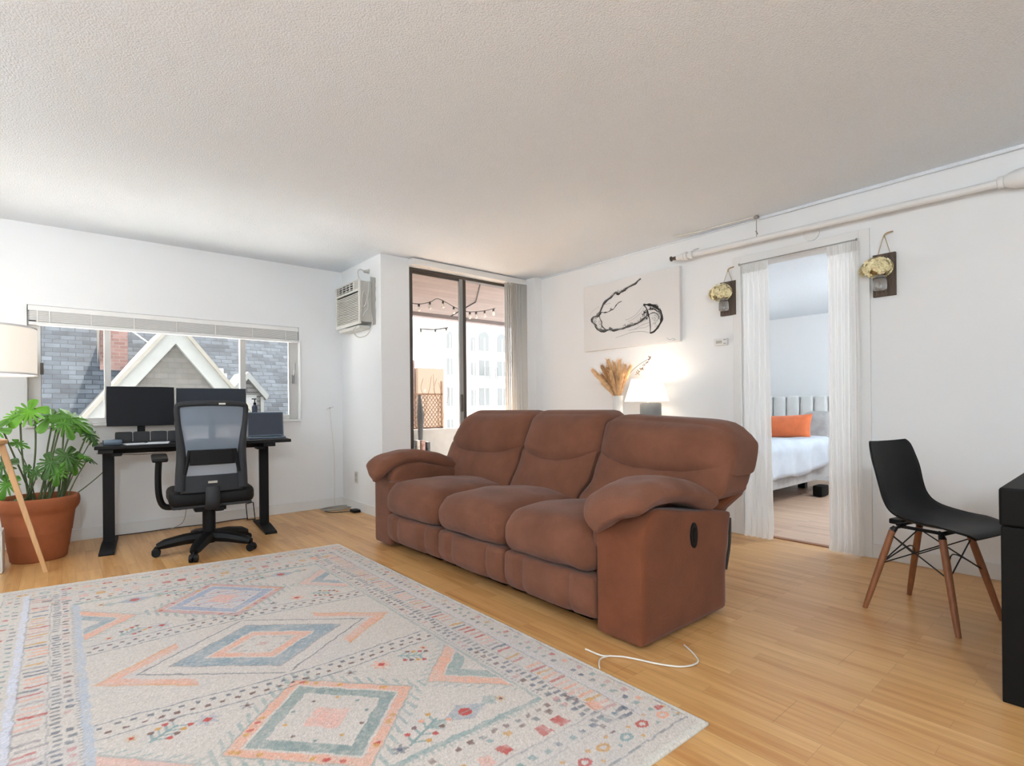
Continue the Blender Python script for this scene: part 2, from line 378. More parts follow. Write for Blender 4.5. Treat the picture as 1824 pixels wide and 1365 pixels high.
# window in the window wall
def make_window():
    y0, y1 = YW+.045, YW+.095
    bm = B()
    fx0, fx1, fz0, fz1 = WX0+.0005, WX1-.0005, WZ0+.0005, WZ1-.0005
    box(bm, fx0, fx0+.075, y0, y1, fz0, fz1); box(bm, fx1-.08, fx1, y0, y1, fz0, fz1)
    box(bm, fx0+.075, fx1-.08, y0, y1, fz0, fz0+.045); box(bm, fx0+.075, fx1-.08, y0, y1, fz1-.045, fz1)
    w = struct(obj('window_1', bm, M['alu'], bevel=.003))
    bm = B(); box(bm, .272, .316, y0-.006, y1, fz0+.045, fz1-.045); struct_child = obj('mullion', bm, M['alu'], w, bevel=.003)
    bm = B(); box(bm, 1.283, 1.332, y0-.006, y1, fz0+.045, fz1-.045); obj('mullion', bm, M['alu'], w, bevel=.003)
    for a, b in ((fx0+.075, .272), (.316, 1.283), (1.332, fx1-.08)):
        bm = B(); box(bm, a, b, YW+.068, YW+.072, fz0+.045, fz1-.045); obj('pane', bm, M['glass'], w)
        for (p, q) in ((a, a+.008), (b-.008, b)):
            pass
    # sash edge strips (dark gaskets)
    for x in (fx0+.076, fx1-.083):
        bm = B(); box(bm, x, x+.003, YW+.040, YW+.044, fz0+.05, fz1-.05); obj('gasket', bm, M['darkgrey'], w)
    bm = B(); box(bm, 1.755, 1.775, y0-.02, y0, 1.27, 1.36); tube(bm, [(1.765, y0-.02, 1.35), (1.765, y0-.05, 1.40), (1.768, y0-.045, 1.47)], .006, 6)
    obj('latch', bm, M['steel'], w)
    bm = B(); box(bm, -.155, -.14, y0-.02, y0, 1.28, 1.38); box(bm, -.118, -.098, y0-.012, y0, 1.30, 1.39); obj('latch', bm, M['bronze'], w)
    # apron sill
    bm = B(); box(bm, WX0-.012, WX1+.012, YW-.022, YW+.044, WZ0-.022, WZ0-.0005); s = obj('sill', bm, M['trim'], w, bevel=.004)
    bm = B(); box(bm, WX1+.0005, WX1+.016, YW-.014, YW-.0005, WZ0, WZ1-.13); obj('side_trim', bm, M['trim'], w, bevel=.005)
    bm = B(); box(bm, WX0-.014, WX0-.0005, YW-.012, YW-.0005, WZ0, WZ1-.17); obj('side_trim', bm, M['trim'], w, bevel=.004)
make_window()
# blind pulled up, filling the head of the window
def make_blind():
    t = thing('window_blind', 'long white slatted blind pulled up in a stack along the head of the desk window', 'blind', (.81, YW, 1.67))
    x0, x1 = WX0+.006, WX1-.006
    bm = B(); box(bm, x0, x1, YW-.006, YW+.034, 1.782, 1.822); obj('headrail', bm, M['slat'], t, bevel=.002)
    bm = B()
    for k in range(11):
        z = 1.702+k*.0072; dx = .002*((k*7)%3)
        box(bm, x0+.006+dx, x1-.006-dx, YW-.012+.002*(k%2), YW+.036, z, z+.0045)
    obj('slat_stack', bm, M['slat'], t)
    bm = B(); box(bm, x0+.004, x1-.004, YW-.012, YW+.034, 1.672, 1.698); obj('bottom_rail', bm, M['trim'], t, bevel=.003)
    for x in (-.13, -.06, .19, .47, .77, 1.07, 1.38, 1.68):
        bm = B(); box(bm, x-.003, x+.003, YW-.015, YW-.0125, 1.690, 1.785); obj('ladder_tape', bm, M['slat'], t)
    bm = B(); box(bm, x0+.004, x0+.045, YW-.0135, YW-.0122, 1.700, 1.706); obj('end_clip', bm, M['black'], t)
    bm = B(); box(bm, x0+.002, x0+.04, YW-.008, YW-.0065, 1.775, 1.780); obj('end_clip', bm, M['black'], t)
make_blind()

# sliding balcony door
def make_slider():
    y0, y1 = YS+.02, YS+.09
    bm = B()
    box(bm, SX0+.0005, SX0+.022, y0, y1, .001, SZ1-.0005); box(bm, SX1-.035, SX1-.0005, y0, y1, .001, SZ1-.0005)
    box(bm, SX0+.022, SX1-.035, y0, y1, SZ1-.03, SZ1-.0005); box(bm, SX0+.022, SX1-.035, y0, y1, .001, .03)
    d = struct(obj('door_1', bm, M['bronze'], bevel=.002))
    bm = B(); box(bm, 3.14, 3.185, y0+.005, y0+.03, .03, SZ1-.03); obj('stile', bm, M['steel'], d, bevel=.003)
    bm = B(); box(bm, 3.187, 3.245, y0+.035, y1-.005, .03, SZ1-.03); obj('stile', bm, M['bronze'], d, bevel=.003)
    bm = B(); box(bm, SX0+.022, SX0+.05, y0+.005, y0+.03, .03, SZ1-.03); obj('stile', bm, M['bronze'], d, bevel=.003)
    bm = B(); box(bm, SX0+.022, 3.14, y0+.005, y0+.03, .03, .10); box(bm, SX0+.05, 3.14, y0+.005, y0+.03, SZ1-.055, SZ1-.03); obj('rail', bm, M['bronze'], d)
    bm = B(); box(bm, SX0+.05, 3.14, y0+.016, y0+.02, .10, SZ1-.055); obj('pane', bm, M['glass'], d)
    bm = B(); box(bm, 3.245, SX1-.035, y0+.05, y0+.054, .03, SZ1-.03); obj('pane', bm, M['glass'], d)
    bm = B(); rbox(bm, (3.155, y0-.008, 1.06), (.012, .012, .09), .008, 4); obj('handle', bm, M['bronze'], d, True)
make_slider()
def make_valance():
    t = thing('vertical_blind', 'white vertical blind drawn to the right side of the balcony door, under a white valance', 'blind', (3.2, YS, 2.37))
    bm = B(); box(bm, SX0-.01, 3.972, YS-.085, YS-.0006, 2.375, 2.432); obj('valance', bm, M['trim'], t, bevel=.003)
    for k in range(9):
        x = 3.70+k*.030; a = R(68+3*math.sin(k*2.1)) if k < 6 else R(14-k)
        bm = B(); dx = .044*math.cos(a); dy = .038*math.sin(a)
        pts = [(x+dx*s+.006*math.sin(PI*(s+1)/2)*.9, YS-.045-(.012*(k-5) if k > 5 else 0)+dy*s) for s in (-1, -.5, 0, .5, 1)]
        for i in range(4):
            v = [bm.verts.new((pts[i][0], pts[i][1], .03)), bm.verts.new((pts[i+1][0], pts[i+1][1], .03)), bm.verts.new((pts[i+1][0], pts[i+1][1], 2.374)), bm.verts.new((pts[i][0], pts[i][1], 2.374))]
            bm.faces.new(v)
        bmesh.ops.remove_doubles(bm, verts=bm.verts, dist=1e-5)
        o = obj('vane', bm, M['vblind'], t, True); sm = o.modifiers.new('t', 'SOLIDIFY'); sm.thickness = .0015
make_valance()

# ------------------------------------------------------------------ bedroom beyond the doorway
bx0, bx1, by0, by1, bh = XR+.125, 7.7, .1, 4.2, 2.21
bm = B(); box(bm, XR+.09, bx1+.1, by0-.1, by1+.1, -.12, 0); struct(obj('floor_bedroom', bm, M['bfloor']))
bm = B(); box(bm, bx0-.005, bx1+.1, by0-.1, by1+.1, bh, bh+.2); struct(obj('ceiling_bedroom', bm, M['ceil']))
wall('wall_bedroom_back', (bx1, bx1+.1, by0, by1, 0, bh))
wall('wall_bedroom_side', (bx0, bx1, by0-.1, by0, 0, bh))
wall('wall_bedroom_outer', (bx0, 4.7, by1, by1+.1, 0, bh), (6.6, bx1, by1, by1+.1, 0, bh), (4.7, 6.6, by1, by1+.1, 0, .8), (4.7, 6.6, by1, by1+.1, 2.05, bh))
bm = B(); box(bm, 4.7, 6.6, by1+.04, by1+.045, .8, 2.05); w2 = struct(obj('added_window_bedroom', bm, M['glass']))  # added window, hidden from view, lets sky light brighten the bedroom
bm = B(); box(bm, 4.7, 4.74, by1+.02, by1+.07, .8, 2.05); box(bm, 6.56, 6.6, by1+.02, by1+.07, .8, 2.05); box(bm, 5.63, 5.67, by1+.02, by1+.038, .8, 2.05); obj('window_frame', bm, M['alu'], w2)
bm = B(); box(bm, XL-.1, XL-.095, -.6, 1.9, .8, 2.2); w3 = struct(obj('added_window_left', bm, M['glass']))  # added window, out of view, lets more sky light into the room
bm = B(); box(bm, XL-.12, XL-.06, -.6, -.55, .8, 2.2); box(bm, XL-.12, XL-.06, 1.85, 1.9, .8, 2.2); box(bm, XL-.09, XL-.05, .62, .68, .8, 2.2); obj('window_frame', bm, M['alu'], w3)

def make_bed():
    t = thing('bed', 'grey upholstered bed with pale channelled headboard, seen through the curtained doorway', 'bed', (6.0, 3.0, 0))
    X0b, X1b, Y0b, Y1b = 4.95, 6.98, 2.30, 3.82
    bm = B(); rbox(bm, ((X0b+X1b)/2, (Y0b+Y1b)/2, .27), ((X1b-X0b)/2, (Y1b-Y0b)/2, .10), .03, 6); obj('side_rail', bm, M['bedfab'], t, True)
    bm = B(); rbox(bm, ((X0b+X1b)/2, (Y0b+Y1b)/2, .46), ((X1b-X0b)/2-.02, (Y1b-Y0b)/2-.02, .11), .06, 8); obj('mattress', bm, M['sheet'], t, True)
    for x in (X0b+.12, X1b-.12):
        for y in (Y0b+.35, Y1b-.3):
            bm = B(); box(bm, x-.04, x+.04, y-.04, y+.04, 0.0, .17); obj('leg', bm, M['black'], t)
    # headboard with vertical channels
    hb = B(); n = 10; w = (Y1b-Y0b+.1)/n
    for k in range(n):
        rbox(hb, (7.05, Y0b-.05+w*(k+.5), .66), (.055, w/2-.001, .46), .04, 6)
    obj('headboard', hb, M['headb'], t, True)
    # duvet : draped sheet with folds
    bm = B(); nu, nv = 60, 44; G = []
    for i in range(nu+1):
        row = []
        for j in range(nv+1):
            x = X0b-.03+(6.62-X0b+.03)*i/nu; v = j/nv
            s = -.30+v*(Y1b-Y0b+.6)
            top = .605+.014*math.sin(x*9+v*14)*math.sin(v*21+x*3)+.02*noise.noise(Vector((x*3, v*9, 0)))
            if s < 0: y = Y0b-.035-.02*math.sin(x*14)*min(1, -s*6); z = top+s*.95-.0+.03*math.sin(x*2.0)
            elif s > Y1b-Y0b: y = Y1b+.03; z = top-(s-(Y1b-Y0b))
            else: y = Y0b-.03+s*1.02; z = top+.015
            row.append(bm.verts.new((x, y, z)))
        G.append(row)
    for i in range(nu):
        for j in range(nv): bm.faces.new((G[i][j], G[i+1][j], G[i+1][j+1], G[i][j+1]))
    o = obj('duvet', bm, M['duvet'], t, True, angle=180); sm = o.modifiers.new('t', 'SOLIDIFY'); sm.thickness = .02; sm.offset = 1
    bm = B()
    def tl(a, b, c, P):
        k = (P.z-.60)/.2
        return (P.x+k*.12, P.y, P.z+.03*(1-abs(b)**3)*(1 if c > 0 else 0))
    rbox(bm, (6.80, 3.45, .76), (.09, .33, .19), .08, 8, tl)
    o = tag(obj('bed_pillow', bm, M['sheet'], None, True), 'white pillow leaning on the headboard at the left of the orange cushion', 'pillow')
    bm = B(); rbox(bm, (6.80, 2.50, .74), (.09, .18, .16), .08, 8, tl)
    o = tag(obj('bed_pillow', bm, M['bedfab'], None, True), 'grey pillow on the bed, half behind the right doorway curtain', 'pillow')
    bm = B()
    def cu(a, b, c, P):
        e = (1-b*b)*(1-c*c)
        x = 6.56+a*(.012+.07*max(0, e)**.5)+(P.z-.62)*.25
        y = 2.66+b*.285*(1-.05*(1-c*c)); z = .755+c*.135*(1-.06*(1-b*b)) - .014*b
        return (x, y, z)
    rbox(bm, (0,0,0), (.08,.29,.14), .02, 12, cu)
    tag(obj('throw_pillow', bm, M['orange'], None, True, angle=180), 'orange velvet cushion lying against the pale bed headboard', 'cushion')
    bm = B(); rbox(bm, (6.36, 2.27, .065), (.10, .05, .060), .015, 4)
    tag(obj('storage_box', bm, M['blackwood'], None, True), 'dark box standing on the bedroom floor under the bed', 'box')
make_bed()

# doorway curtains and rod
def make_curtain(y0, y1, label, seed, flare):
    rnd = random.Random(seed)
    t = thing('curtain', label, 'curtain', (XR-.045, (y0+y1)/2, 0), group=None)
    bm = B(); nu, nv = 90, 36; G = []
    ph = rnd.random()*6; nf = 5
    for j in range(nv+1):
        v = j/nv; row = []
        for i in range(nu+1):
            u = i/nu; z = 2.098-v*2.088
            w = (y1-y0)*(1+flare*v*v*.6)
            yc = (y0+y1)/2 - flare*v*v*.03
            amp = .007+.009*min(1, v*6)
            x = XR-.045+amp*math.sin(u*nf*2*PI+ph+.5*math.sin(v*5+u*4))+.0006*math.sin(u*43+v*3)
            if v < .055: x = XR-.045+.010*math.sin(u*70)
            if v > .97: x -= .02*(v-.97)/.03
            row.append(bm.verts.new((x, yc+(u-.5)*w, max(.004, z))))
        G.append(row)
    for j in range(nv):
        for i in range(nu): bm.faces.new((G[j][i], G[j][i+1], G[j+1][i+1], G[j+1][i]))
    obj('panel', bm, M['curtain'], t, True, angle=180)
    bm = B(); w = y1-y0
    for k in range(16):
        y = y0+w*(k+.5)/16; tube(bm, [(XR-.062, y, 2.093), (XR-.059, y+.002, 2.06), (XR-.06, y, 2.03)], .0035, 5)
    obj('gathered_heading', bm, M['curtain'], t, True)
make_curtain(1.79, 1.985, 'white sheer curtain hanging at the left side of the bedroom doorway', 3, .25)
make_curtain(1.195, 1.385, 'white sheer curtain hanging at the right side of the bedroom doorway, behind the black chair', 9, .15)
bm = B(); tube(bm, [(XR-.045, DY0+.001, 2.107), (XR-.045, DY1-.001, 2.107)], .0045, 8)
for y in (DY0+.004, DY1-.004): tube(bm, [(XR-.045, y-.003, 2.107), (XR-.045, y+.003, 2.107)], .010, 10)
tag(obj('curtain_rod', bm, M['cordg'], None, True), 'thin tension rod holding the sheer curtains across the bedroom doorway', 'curtain rod')

# ------------------------------------------------------------------ outside: balcony, street, neighbours
bm = B(); box(bm, -60, 80, 6.9, 120, -8.2, -8); struct(obj('ground', bm, M['concrete']))
bm = B(); box(bm, -9, 2.2, 6.0, 11.2, -1.4, -1.2); struct(obj('added_bounce_roof', bm, M['facade']))  # added unseen pale slab, bounces sun up through the desk window
bm = B(); box(bm, XL-.2, 2.4, YW+T+.001, YW+T+1.0, 2.18, 2.30); struct(obj('added_sun_blocker', bm, M['trim']))  # added unseen overhang, keeps direct sun out of the desk window
bm = B(); box(bm, 2.415, 7.5, YS+T+.001, 6.85, 2.40, 2.55); box(bm, 2.415, 7.5, 6.72, 6.85, 2.345, 2.40); struct(obj('ceiling_balcony', bm, M['soffit']))
bm = B(); box(bm, 2.3, 7.5, YS+T, 6.85, -.25, -.05); struct(obj('floor_balcony', bm, M['deck']))
bm = B(); box(bm, 2.41, 7.5, 6.74, 6.84, -.05, .665); box(bm, 2.38, 7.5, 6.70, 6.86, .665, .70); struct(obj('wall_parapet', bm, M['parapet']))
bm = B(); box(bm, X0, X0+T, YW+T, 6.85, -.25, 2.40); struct(obj('wall_balcony_side', bm, M['parapet']))
bm = B(); tube(bm, [(3.55, 4.7, 2.392), (4.15, 5.6, 2.392), (4.5, 6.7, 2.392)], .008, 6); tag(obj('conduit', bm, M['darkgrey'], None, True), 'thin dark conduit running across the balcony ceiling', 'conduit')

def string_light(name, pts, bulbs, label):
    t = thing(name, label, 'string lights', pts[0])
    bm = B(); tube(bm, cr_spline(pts, 5), .005 if pts[0][1] < 6 else .010, 5); obj('cable', bm, M['cordb'], t, True)
    for (x, y, z) in bulbs:
        bm = B(); tube(bm, [(x, y, z), (x, y, z-.035)], [.012, .014], 8); s = obj('socket', bm, M['cordb'], t, True)
        bm = B(); lathe(bm, [(.008,-.035),(.016,-.048),(.022,-.065),(.018,-.085),(.005,-.095)], (x, y, z), 10); obj('bulb', bm, M['bulb'], s, True)
string_light('string_lights', [(3.10,5.6,2.27),(3.3,5.6,2.265),(3.46,5.6,2.31),(3.58,5.6,2.36),(3.86,5.6,2.27),(4.04,5.6,2.25),(4.28,5.6,2.29),(4.47,5.6,2.345)],
             [(3.196+.1,5.6,2.268),(3.45,5.6,2.312),(3.64,5.6,2.345),(3.80,5.6,2.29),(4.05,5.6,2.252),(4.15,5.6,2.265),(4.29,5.6,2.295),(4.44,5.6,2.335)], 'upper string of small bulbs hanging under the balcony ceiling')
string_light('string_lights', [(3.95,6.69,2.15),(4.1,6.69,2.155),(4.22,6.69,2.165),(4.43,6.69,2.21)], [(3.965,6.69,2.145),(4.21,6.69,2.165),(4.40,6.69,2.205)], 'lower short string of three bulbs seen against the white sky')
# trellis with bare vines on the parapet
def make_trellis():
    t = thing('trellis', 'wooden lattice trellis with bare vines standing on the balcony parapet', 'trellis', (3.9, 6.62, .70))
    xa, xb, za, zb, y = 3.80, 4.37, .703, 1.36, 6.76
    bm = B(); box(bm, xa, xa+.025, y, y+.02, za, zb); box(bm, xb-.025, xb, y, y+.02, za, zb+.05); box(bm, xa, xb, y, y+.02, zb-.16, zb-.135); box(bm, xa, xb, y, y+.02, za, za+.03); obj('frame', bm, M['lattice'], t)
    bm = B(); s = .072
    for k in range(-9, 9):
        for sg in (1, -1):
            pts = []
            for u in np.linspace(0, 1, 30):
                x = xa+(xb-xa)*u; z = za+.02+(k*s)+(x-xa)*sg*1.25+(0 if sg > 0 else .6)
                if za < z < zb-.14: pts.append((x, y+(.003 if sg > 0 else .014), z))
            if len(pts) > 2: tube(bm, [pts[0], pts[-1]], .0055, 4)
    obj('lattice', bm, M['lattice'], t)
    rnd = random.Random(4)
    bm = B()
    for k in range(11):
        x = xa+.02+rnd.random()*(xb-xa-.04); pts = [(x, y-.02, za)]
        for q in range(5): pts.append((pts[-1][0]+rnd.uniform(-.06,.06), y-.02+rnd.uniform(-.02,.02), pts[-1][2]+.12+rnd.random()*.05))
        tube(bm, cr_spline(pts, 3), .0035, 4)
    obj('vine', bm, M['twig'], t, True)
make_trellis()
for k, (x, w, h, mm, lab) in enumerate([(3.62,.05,.50,'oranges','peach'),(3.70,.05,.55,'darkgrey','dark grey'),(3.78,.045,.52,'parapet','stone grey'),(3.85,.06,.54,'brick','brick red'),(3.94,.05,.50,'darkgrey','charcoal')]):
    bm = B(); box(bm, x-.0, x+w, 6.50, 6.60, -.05, h+.02*k%.05); box(bm, x+.008, x+w-.008, 6.49, 6.50, 0.0, h-.05)
    tag(obj('planter_board', bm, M[mm], None, bevel=.004), {0:'peach upright board leftmost in the row before the balcony parapet',1:'dark grey upright board between the peach and stone grey ones on the balcony',2:'stone grey upright board in the middle of the balcony row',3:'brick red upright board in the balcony row',4:'charcoal upright board at the right end of the balcony row'}[k], 'board')
bm = B(); tube(bm, [(3.86,6.55,.56),(3.87,6.56,.9),(3.86,6.57,1.2)], [.03,.05,.02], 8); tag(obj('closed_umbrella', bm, M['darkgrey'], None, True), 'dark folded garden umbrella standing by the trellis', 'umbrella')

def facade():
    t = thing('apartment_building', 'pale sunlit apartment building with arched top windows across the street', 'building', (24, 30, -8))
    bm = B(); box(bm, 19.4, 46, 30, 40, -8, 13); obj('wall', bm, M['facade'], t)
    def win(x0, x1, z0, z1, arch=False):
        bm = B(); poly = [(x0, z0), (x1, z0), (x1, z1)]
        if arch:
            c = (x0+x1)/2; r = (x1-x0)/2
            poly += [(c+r*math.cos(a), z1+r*math.sin(a)) for a in [PI*k/10 for k in range(1, 10)]]
        poly += [(x0, z1)]
        prism(bm, poly, 'y', 29.93, 29.99); f = obj('window', bm, M['facwin'], t)
        bm = B(); box(bm, x0-.12, x1+.12, 29.84, 29.93, z0-.22, z0); box(bm, (x0+x1)/2-.04, (x0+x1)/2+.04, 29.9, 29.93, z0, z1); obj('window_frame', bm, M['facade'], f)
    for x0 in (19.75, 22.45, 24.1, 26.8, 29.0):
        w = .42 if x0 < 20 else .8
        if x0 == 22.45: w = .85
        win(x0, x0+w, 4.95, 5.9, True); win(x0, x0+w, 3.2, 4.3); win(x0, x0+w, 1.1, 2.35); win(x0, x0+w, -1.2, .2)
    for x0 in (21.75,): win(x0, x0+.35, 4.9, 5.7, True); win(x0, x0+.35, 3.2, 4.1); win(x0, x0+.35, 1.1, 2.2)
    bm = B(); box(bm, 22.3, 23.5, 29.2, 29.98, 2.75, 2.95); obj('balcony_slab', bm, M['facade'], t)
    bm = B()
    for k in range(9): box(bm, 22.3+.14*k, 22.34+.14*k, 29.2, 29.24, 2.95, 3.75)
    box(bm, 22.3, 23.5, 29.2, 29.24, 3.75, 3.8); obj('balcony_railing', bm, M['facwin'], t)
facade()
bm = B(); box(bm, 11.7, 13.0, 20, 25, -8, 2.72); t = tag(obj('building', bm, M['oranges']), 'peach coloured building seen behind the balcony trellis', 'building')
bm = B(); box(bm, 11.3, 11.65, 20.2, 21, -8, 3.05); tag(obj('chimney', bm, M['brick']), 'brick stack at the left edge of the balcony view', 'chimney')

# neighbour houses behind the desk window
def neighbours():
    # large shingled roof rising away
    bm = B(); y0, z0, y1, z1 = 12, -.5, 20.5, 8.7
    prism(bm, [(y0, z0), (y1, z1), (y1, z1-.6), (y0, z0-.6)], 'x', -9, 6.55)
    t = thing('shingled_roof', 'large blue-grey shingled roof filling the view behind the desk window', 'roof', (0, 12, -.5))
    obj('roof_slope', bm, M['shingle'], t)
    bm = B(); box(bm, -9, 6.5, 12.2, 12.4, -8, -.7); obj('house_wall', bm, M['siding'], t)
    # brick chimney
    t = thing('brick_chimney', 'red brick chimney with white corner flashing rising from the shingled roof', 'chimney', (.87, 14.4, 1.6))
    bm = B(); box(bm, .64, 1.12, 14.2, 14.8, 1.4, 5.2); obj('stack', bm, M['brick'], t)
    bm = B(); prism(bm, [(.555, 5.2), (.66, 5.2), (.64, 3.0), (.60, 2.02), (.58, 3.0)], 'y', 14.05, 14.19); obj('flashing', bm, M['hcream'], t)
    # gabled house
    t = thing('gabled_house', 'grey shingled gable with broad white rake boards behind the monitors', 'house', (1.63, 11.5, -3))
    ax = 1.63; s = 1.30; zb = -3.0
    def tri(zt): return [(ax, zt), (ax+(zt-zb)/s, zb), (ax-(zt-zb)/s, zb)]
    bm = B(); prism(bm, tri(2.28), 'y', 11.62, 11.75); obj('gable_wall', bm, M['shingle2'], t)
    for sg in (-1, 1):
        bm = B(); zt, zi = 2.60, 2.246
        prism(bm, [(ax, zt), (ax+sg*(zt-zb)/s, zb), (ax+sg*(zi-zb)/s, zb), (ax, zi)], 'y', 11.5, 11.62); obj('rake_board', bm, M['hwhite'], t)
        bm = B(); z2 = 2.70
        prism(bm, [(ax, z2), (ax+sg*(z2-zb)/s, zb), (ax+sg*(zt-zb)/s, zb), (ax, zt)], 'y', 11.40, 15.6); o = obj('roof_slope', bm, M['hcream'], t)
    # small dormer
    t = thing('dormer', 'small clapboard dormer with white gable trim, beyond the right window pane', 'dormer', (3.21, 13, .5))
    ax = 3.21; hw = .35
    bm = B(); prism(bm, [(ax-hw, .2), (ax+hw, .2), (ax+hw, 1.33), (ax, 1.74), (ax-hw, 1.33)], 'y', 13.05, 14.6); obj('front_wall', bm, M['siding'], t)
    for sg in (-1, 1):
        bm = B(); prism(bm, [(ax, 1.86), (ax+sg*.44, 1.33), (ax+sg*.38, 1.23), (ax, 1.70)], 'y', 12.9, 14.9); obj('rake_board', bm, M['hwhite'], t)
    bm = B(); box(bm, ax+hw-.07, ax+hw, 13.0, 13.05, .3, 1.30); obj('corner_board', bm, M['hwhite'], t)
    bm = B(); box(bm, 3.02, 3.40, 12.99, 13.049, .4, 1.34); f = obj('window_frame', bm, M['hwhite'], t)
    bm = B(); box(bm, 3.07, 3.34, 12.97, 12.989, .45, 1.28); obj('window', bm, M['facwin'], f)
    bm = B(); box(bm, 2.84, 2.93, 13.95, 14.1, 1.60, 1.98); box(bm, 2.88, 2.99, 13.9, 14.1, 1.55, 1.86)
    tag(obj('roof_vent', bm, M['trim']), 'small white vent on the shingled roof above the dormer', 'vent')
    bm = B(); tube(bm, [(1.05, 12.9, 2.62), (1.38, 12.9, 2.36)], .013, 6); tag(obj('conduit_pipe', bm, M['trim'], None, True), 'thin white pipe crossing the shingles beside the brick chimney', 'pipe')
neighbours()

# ------------------------------------------------------------------ air conditioner
def make_ac():
    t = thing('air_conditioner', 'off-white through-wall air conditioner with dark top vents, high on the short wall', 'air conditioner', (X0, 4.92, 1.8))
    xf = 2.105; y0, y1, z0, z1 = 4.64, 5.20, 1.80, 2.215
    bm = B(); rbox(bm, ((xf+X0)/2+.012, (y0+y1)/2+.01, (z0+z1)/2+.01), ((X0-xf)/2-.0125, (y1-y0)/2-.02, (z1-z0)/2-.015), .012, 6); obj('housing', bm, M['offwhite'], t, True)
    bm = B()
    # front frame around the grille
    box(bm, xf-.0, xf+.018, y0, y0+.03, z0, z1); box(bm, xf, xf+.018, y1-.03, y1, z0, z1); box(bm, xf, xf+.018, y0+.03, y1-.03, z0, z0+.035); box(bm, xf, xf+.018, y0+.03, y1-.03, z1-.105, z1-.085); box(bm, xf, xf+.018, y0+.03, y1-.03, z1-.012, z1)
    box(bm, xf, xf+.018, y0+.12, y0+.135, z1-.09, z1-.01)
    obj('front_frame', bm, M['offwhite'], t, bevel=.004)
    bm = B(); box(bm, xf+.016, xf+.0185, y0+.03, y1-.03, z0+.03, z1-.01); obj('inner_panel', bm, M['black'], t)
    bm = B(); n = 16
    for k in range(n):
        z = z0+.040+k*(z1-.11-z0-.045)/n; box(bm, xf+.004, xf+.014, y0+.03, y1-.03, z, z+.0085)
    obj('grille', bm, M['offwhite'], t)
    bm = B()
    for k in range(3): box(bm, xf+.003, xf+.012, y0+.14, y1-.03, z1-.075+k*.022, z1-.070+k*.022)
    for k in range(5): box(bm, xf+.002, xf+.012, y0+.14+k*.085, y0+.147+k*.085, z1-.085, z1-.012)
    obj('top_vent', bm, M['offwhite'], t)
    bm = B(); box(bm, xf+.002, xf+.012, y0+.03, y0+.12, z1-.085, z1-.012); obj('control_panel', bm, M['greywhite'], t, bevel=.002)
    bm = B(); box(bm, xf+.02, X0-.02, y0+.05, y1-.03, z0-.035, z0-.004); obj('lower_tray', bm, M['offwhite'], t, bevel=.006)
    bm = B(); rnd = random.Random(3); poly = []
    for k in range(14): poly.append((y0-.028-rnd.random()*.014, z0+.0+k*(z1+.02-z0)/13))
    poly += [(y0+.05, z1+.045), (y0+.05, z0-.0)]
    prism(bm, poly, 'x', X0-.012, X0-.0006); obj('wall_seal', bm, M['greywhite'], t)
    cord('power_cord', [(2.20,4.637,2.20),(2.19,4.632,2.10),(2.16,4.630,1.98),(2.13,4.630,1.96),(2.125,4.628,2.03),(2.145,4.628,2.10),(2.175,4.63,2.05),(2.185,4.63,1.95),(2.15,4.63,1.90),(2.13,4.63,1.86)], .005, M['offwhite'], '', parent=t)
    cord('power_cord', [(2.20,4.60,1.90),(2.21,4.60,1.80),(2.17,4.62,1.70),(2.10,4.66,1.675),(2.07,4.70,1.73),(2.10,4.70,1.78)], .005, M['offwhite'], '', parent=t)
make_ac()
def outlet_plug():
    t = thing('wall_outlet', 'round white outlet with grey plug and looping cord above the air conditioner', 'outlet', (X0, 4.74, 2.31))
    bm = B(); tube(bm, [(X0-.006, 4.74, 2.32), (X0-.0006, 4.74, 2.32)], .025, 16); obj('plate', bm, M['offwhite'], t, True)
    bm = B(); tube(bm, [(X0-.05, 4.745, 2.315), (X0-.006, 4.74, 2.32)], [.012, .018], 10); obj('plug', bm, M['greywhite'], t, True)
    cord('cord', [(X0-.05,4.745,2.315),(X0-.075,4.76,2.335),(X0-.09,4.79,2.32),(X0-.085,4.79,2.27),(X0-.075,4.77,2.235)], .004, M['greywhite'], '', parent=t)
outlet_plug()

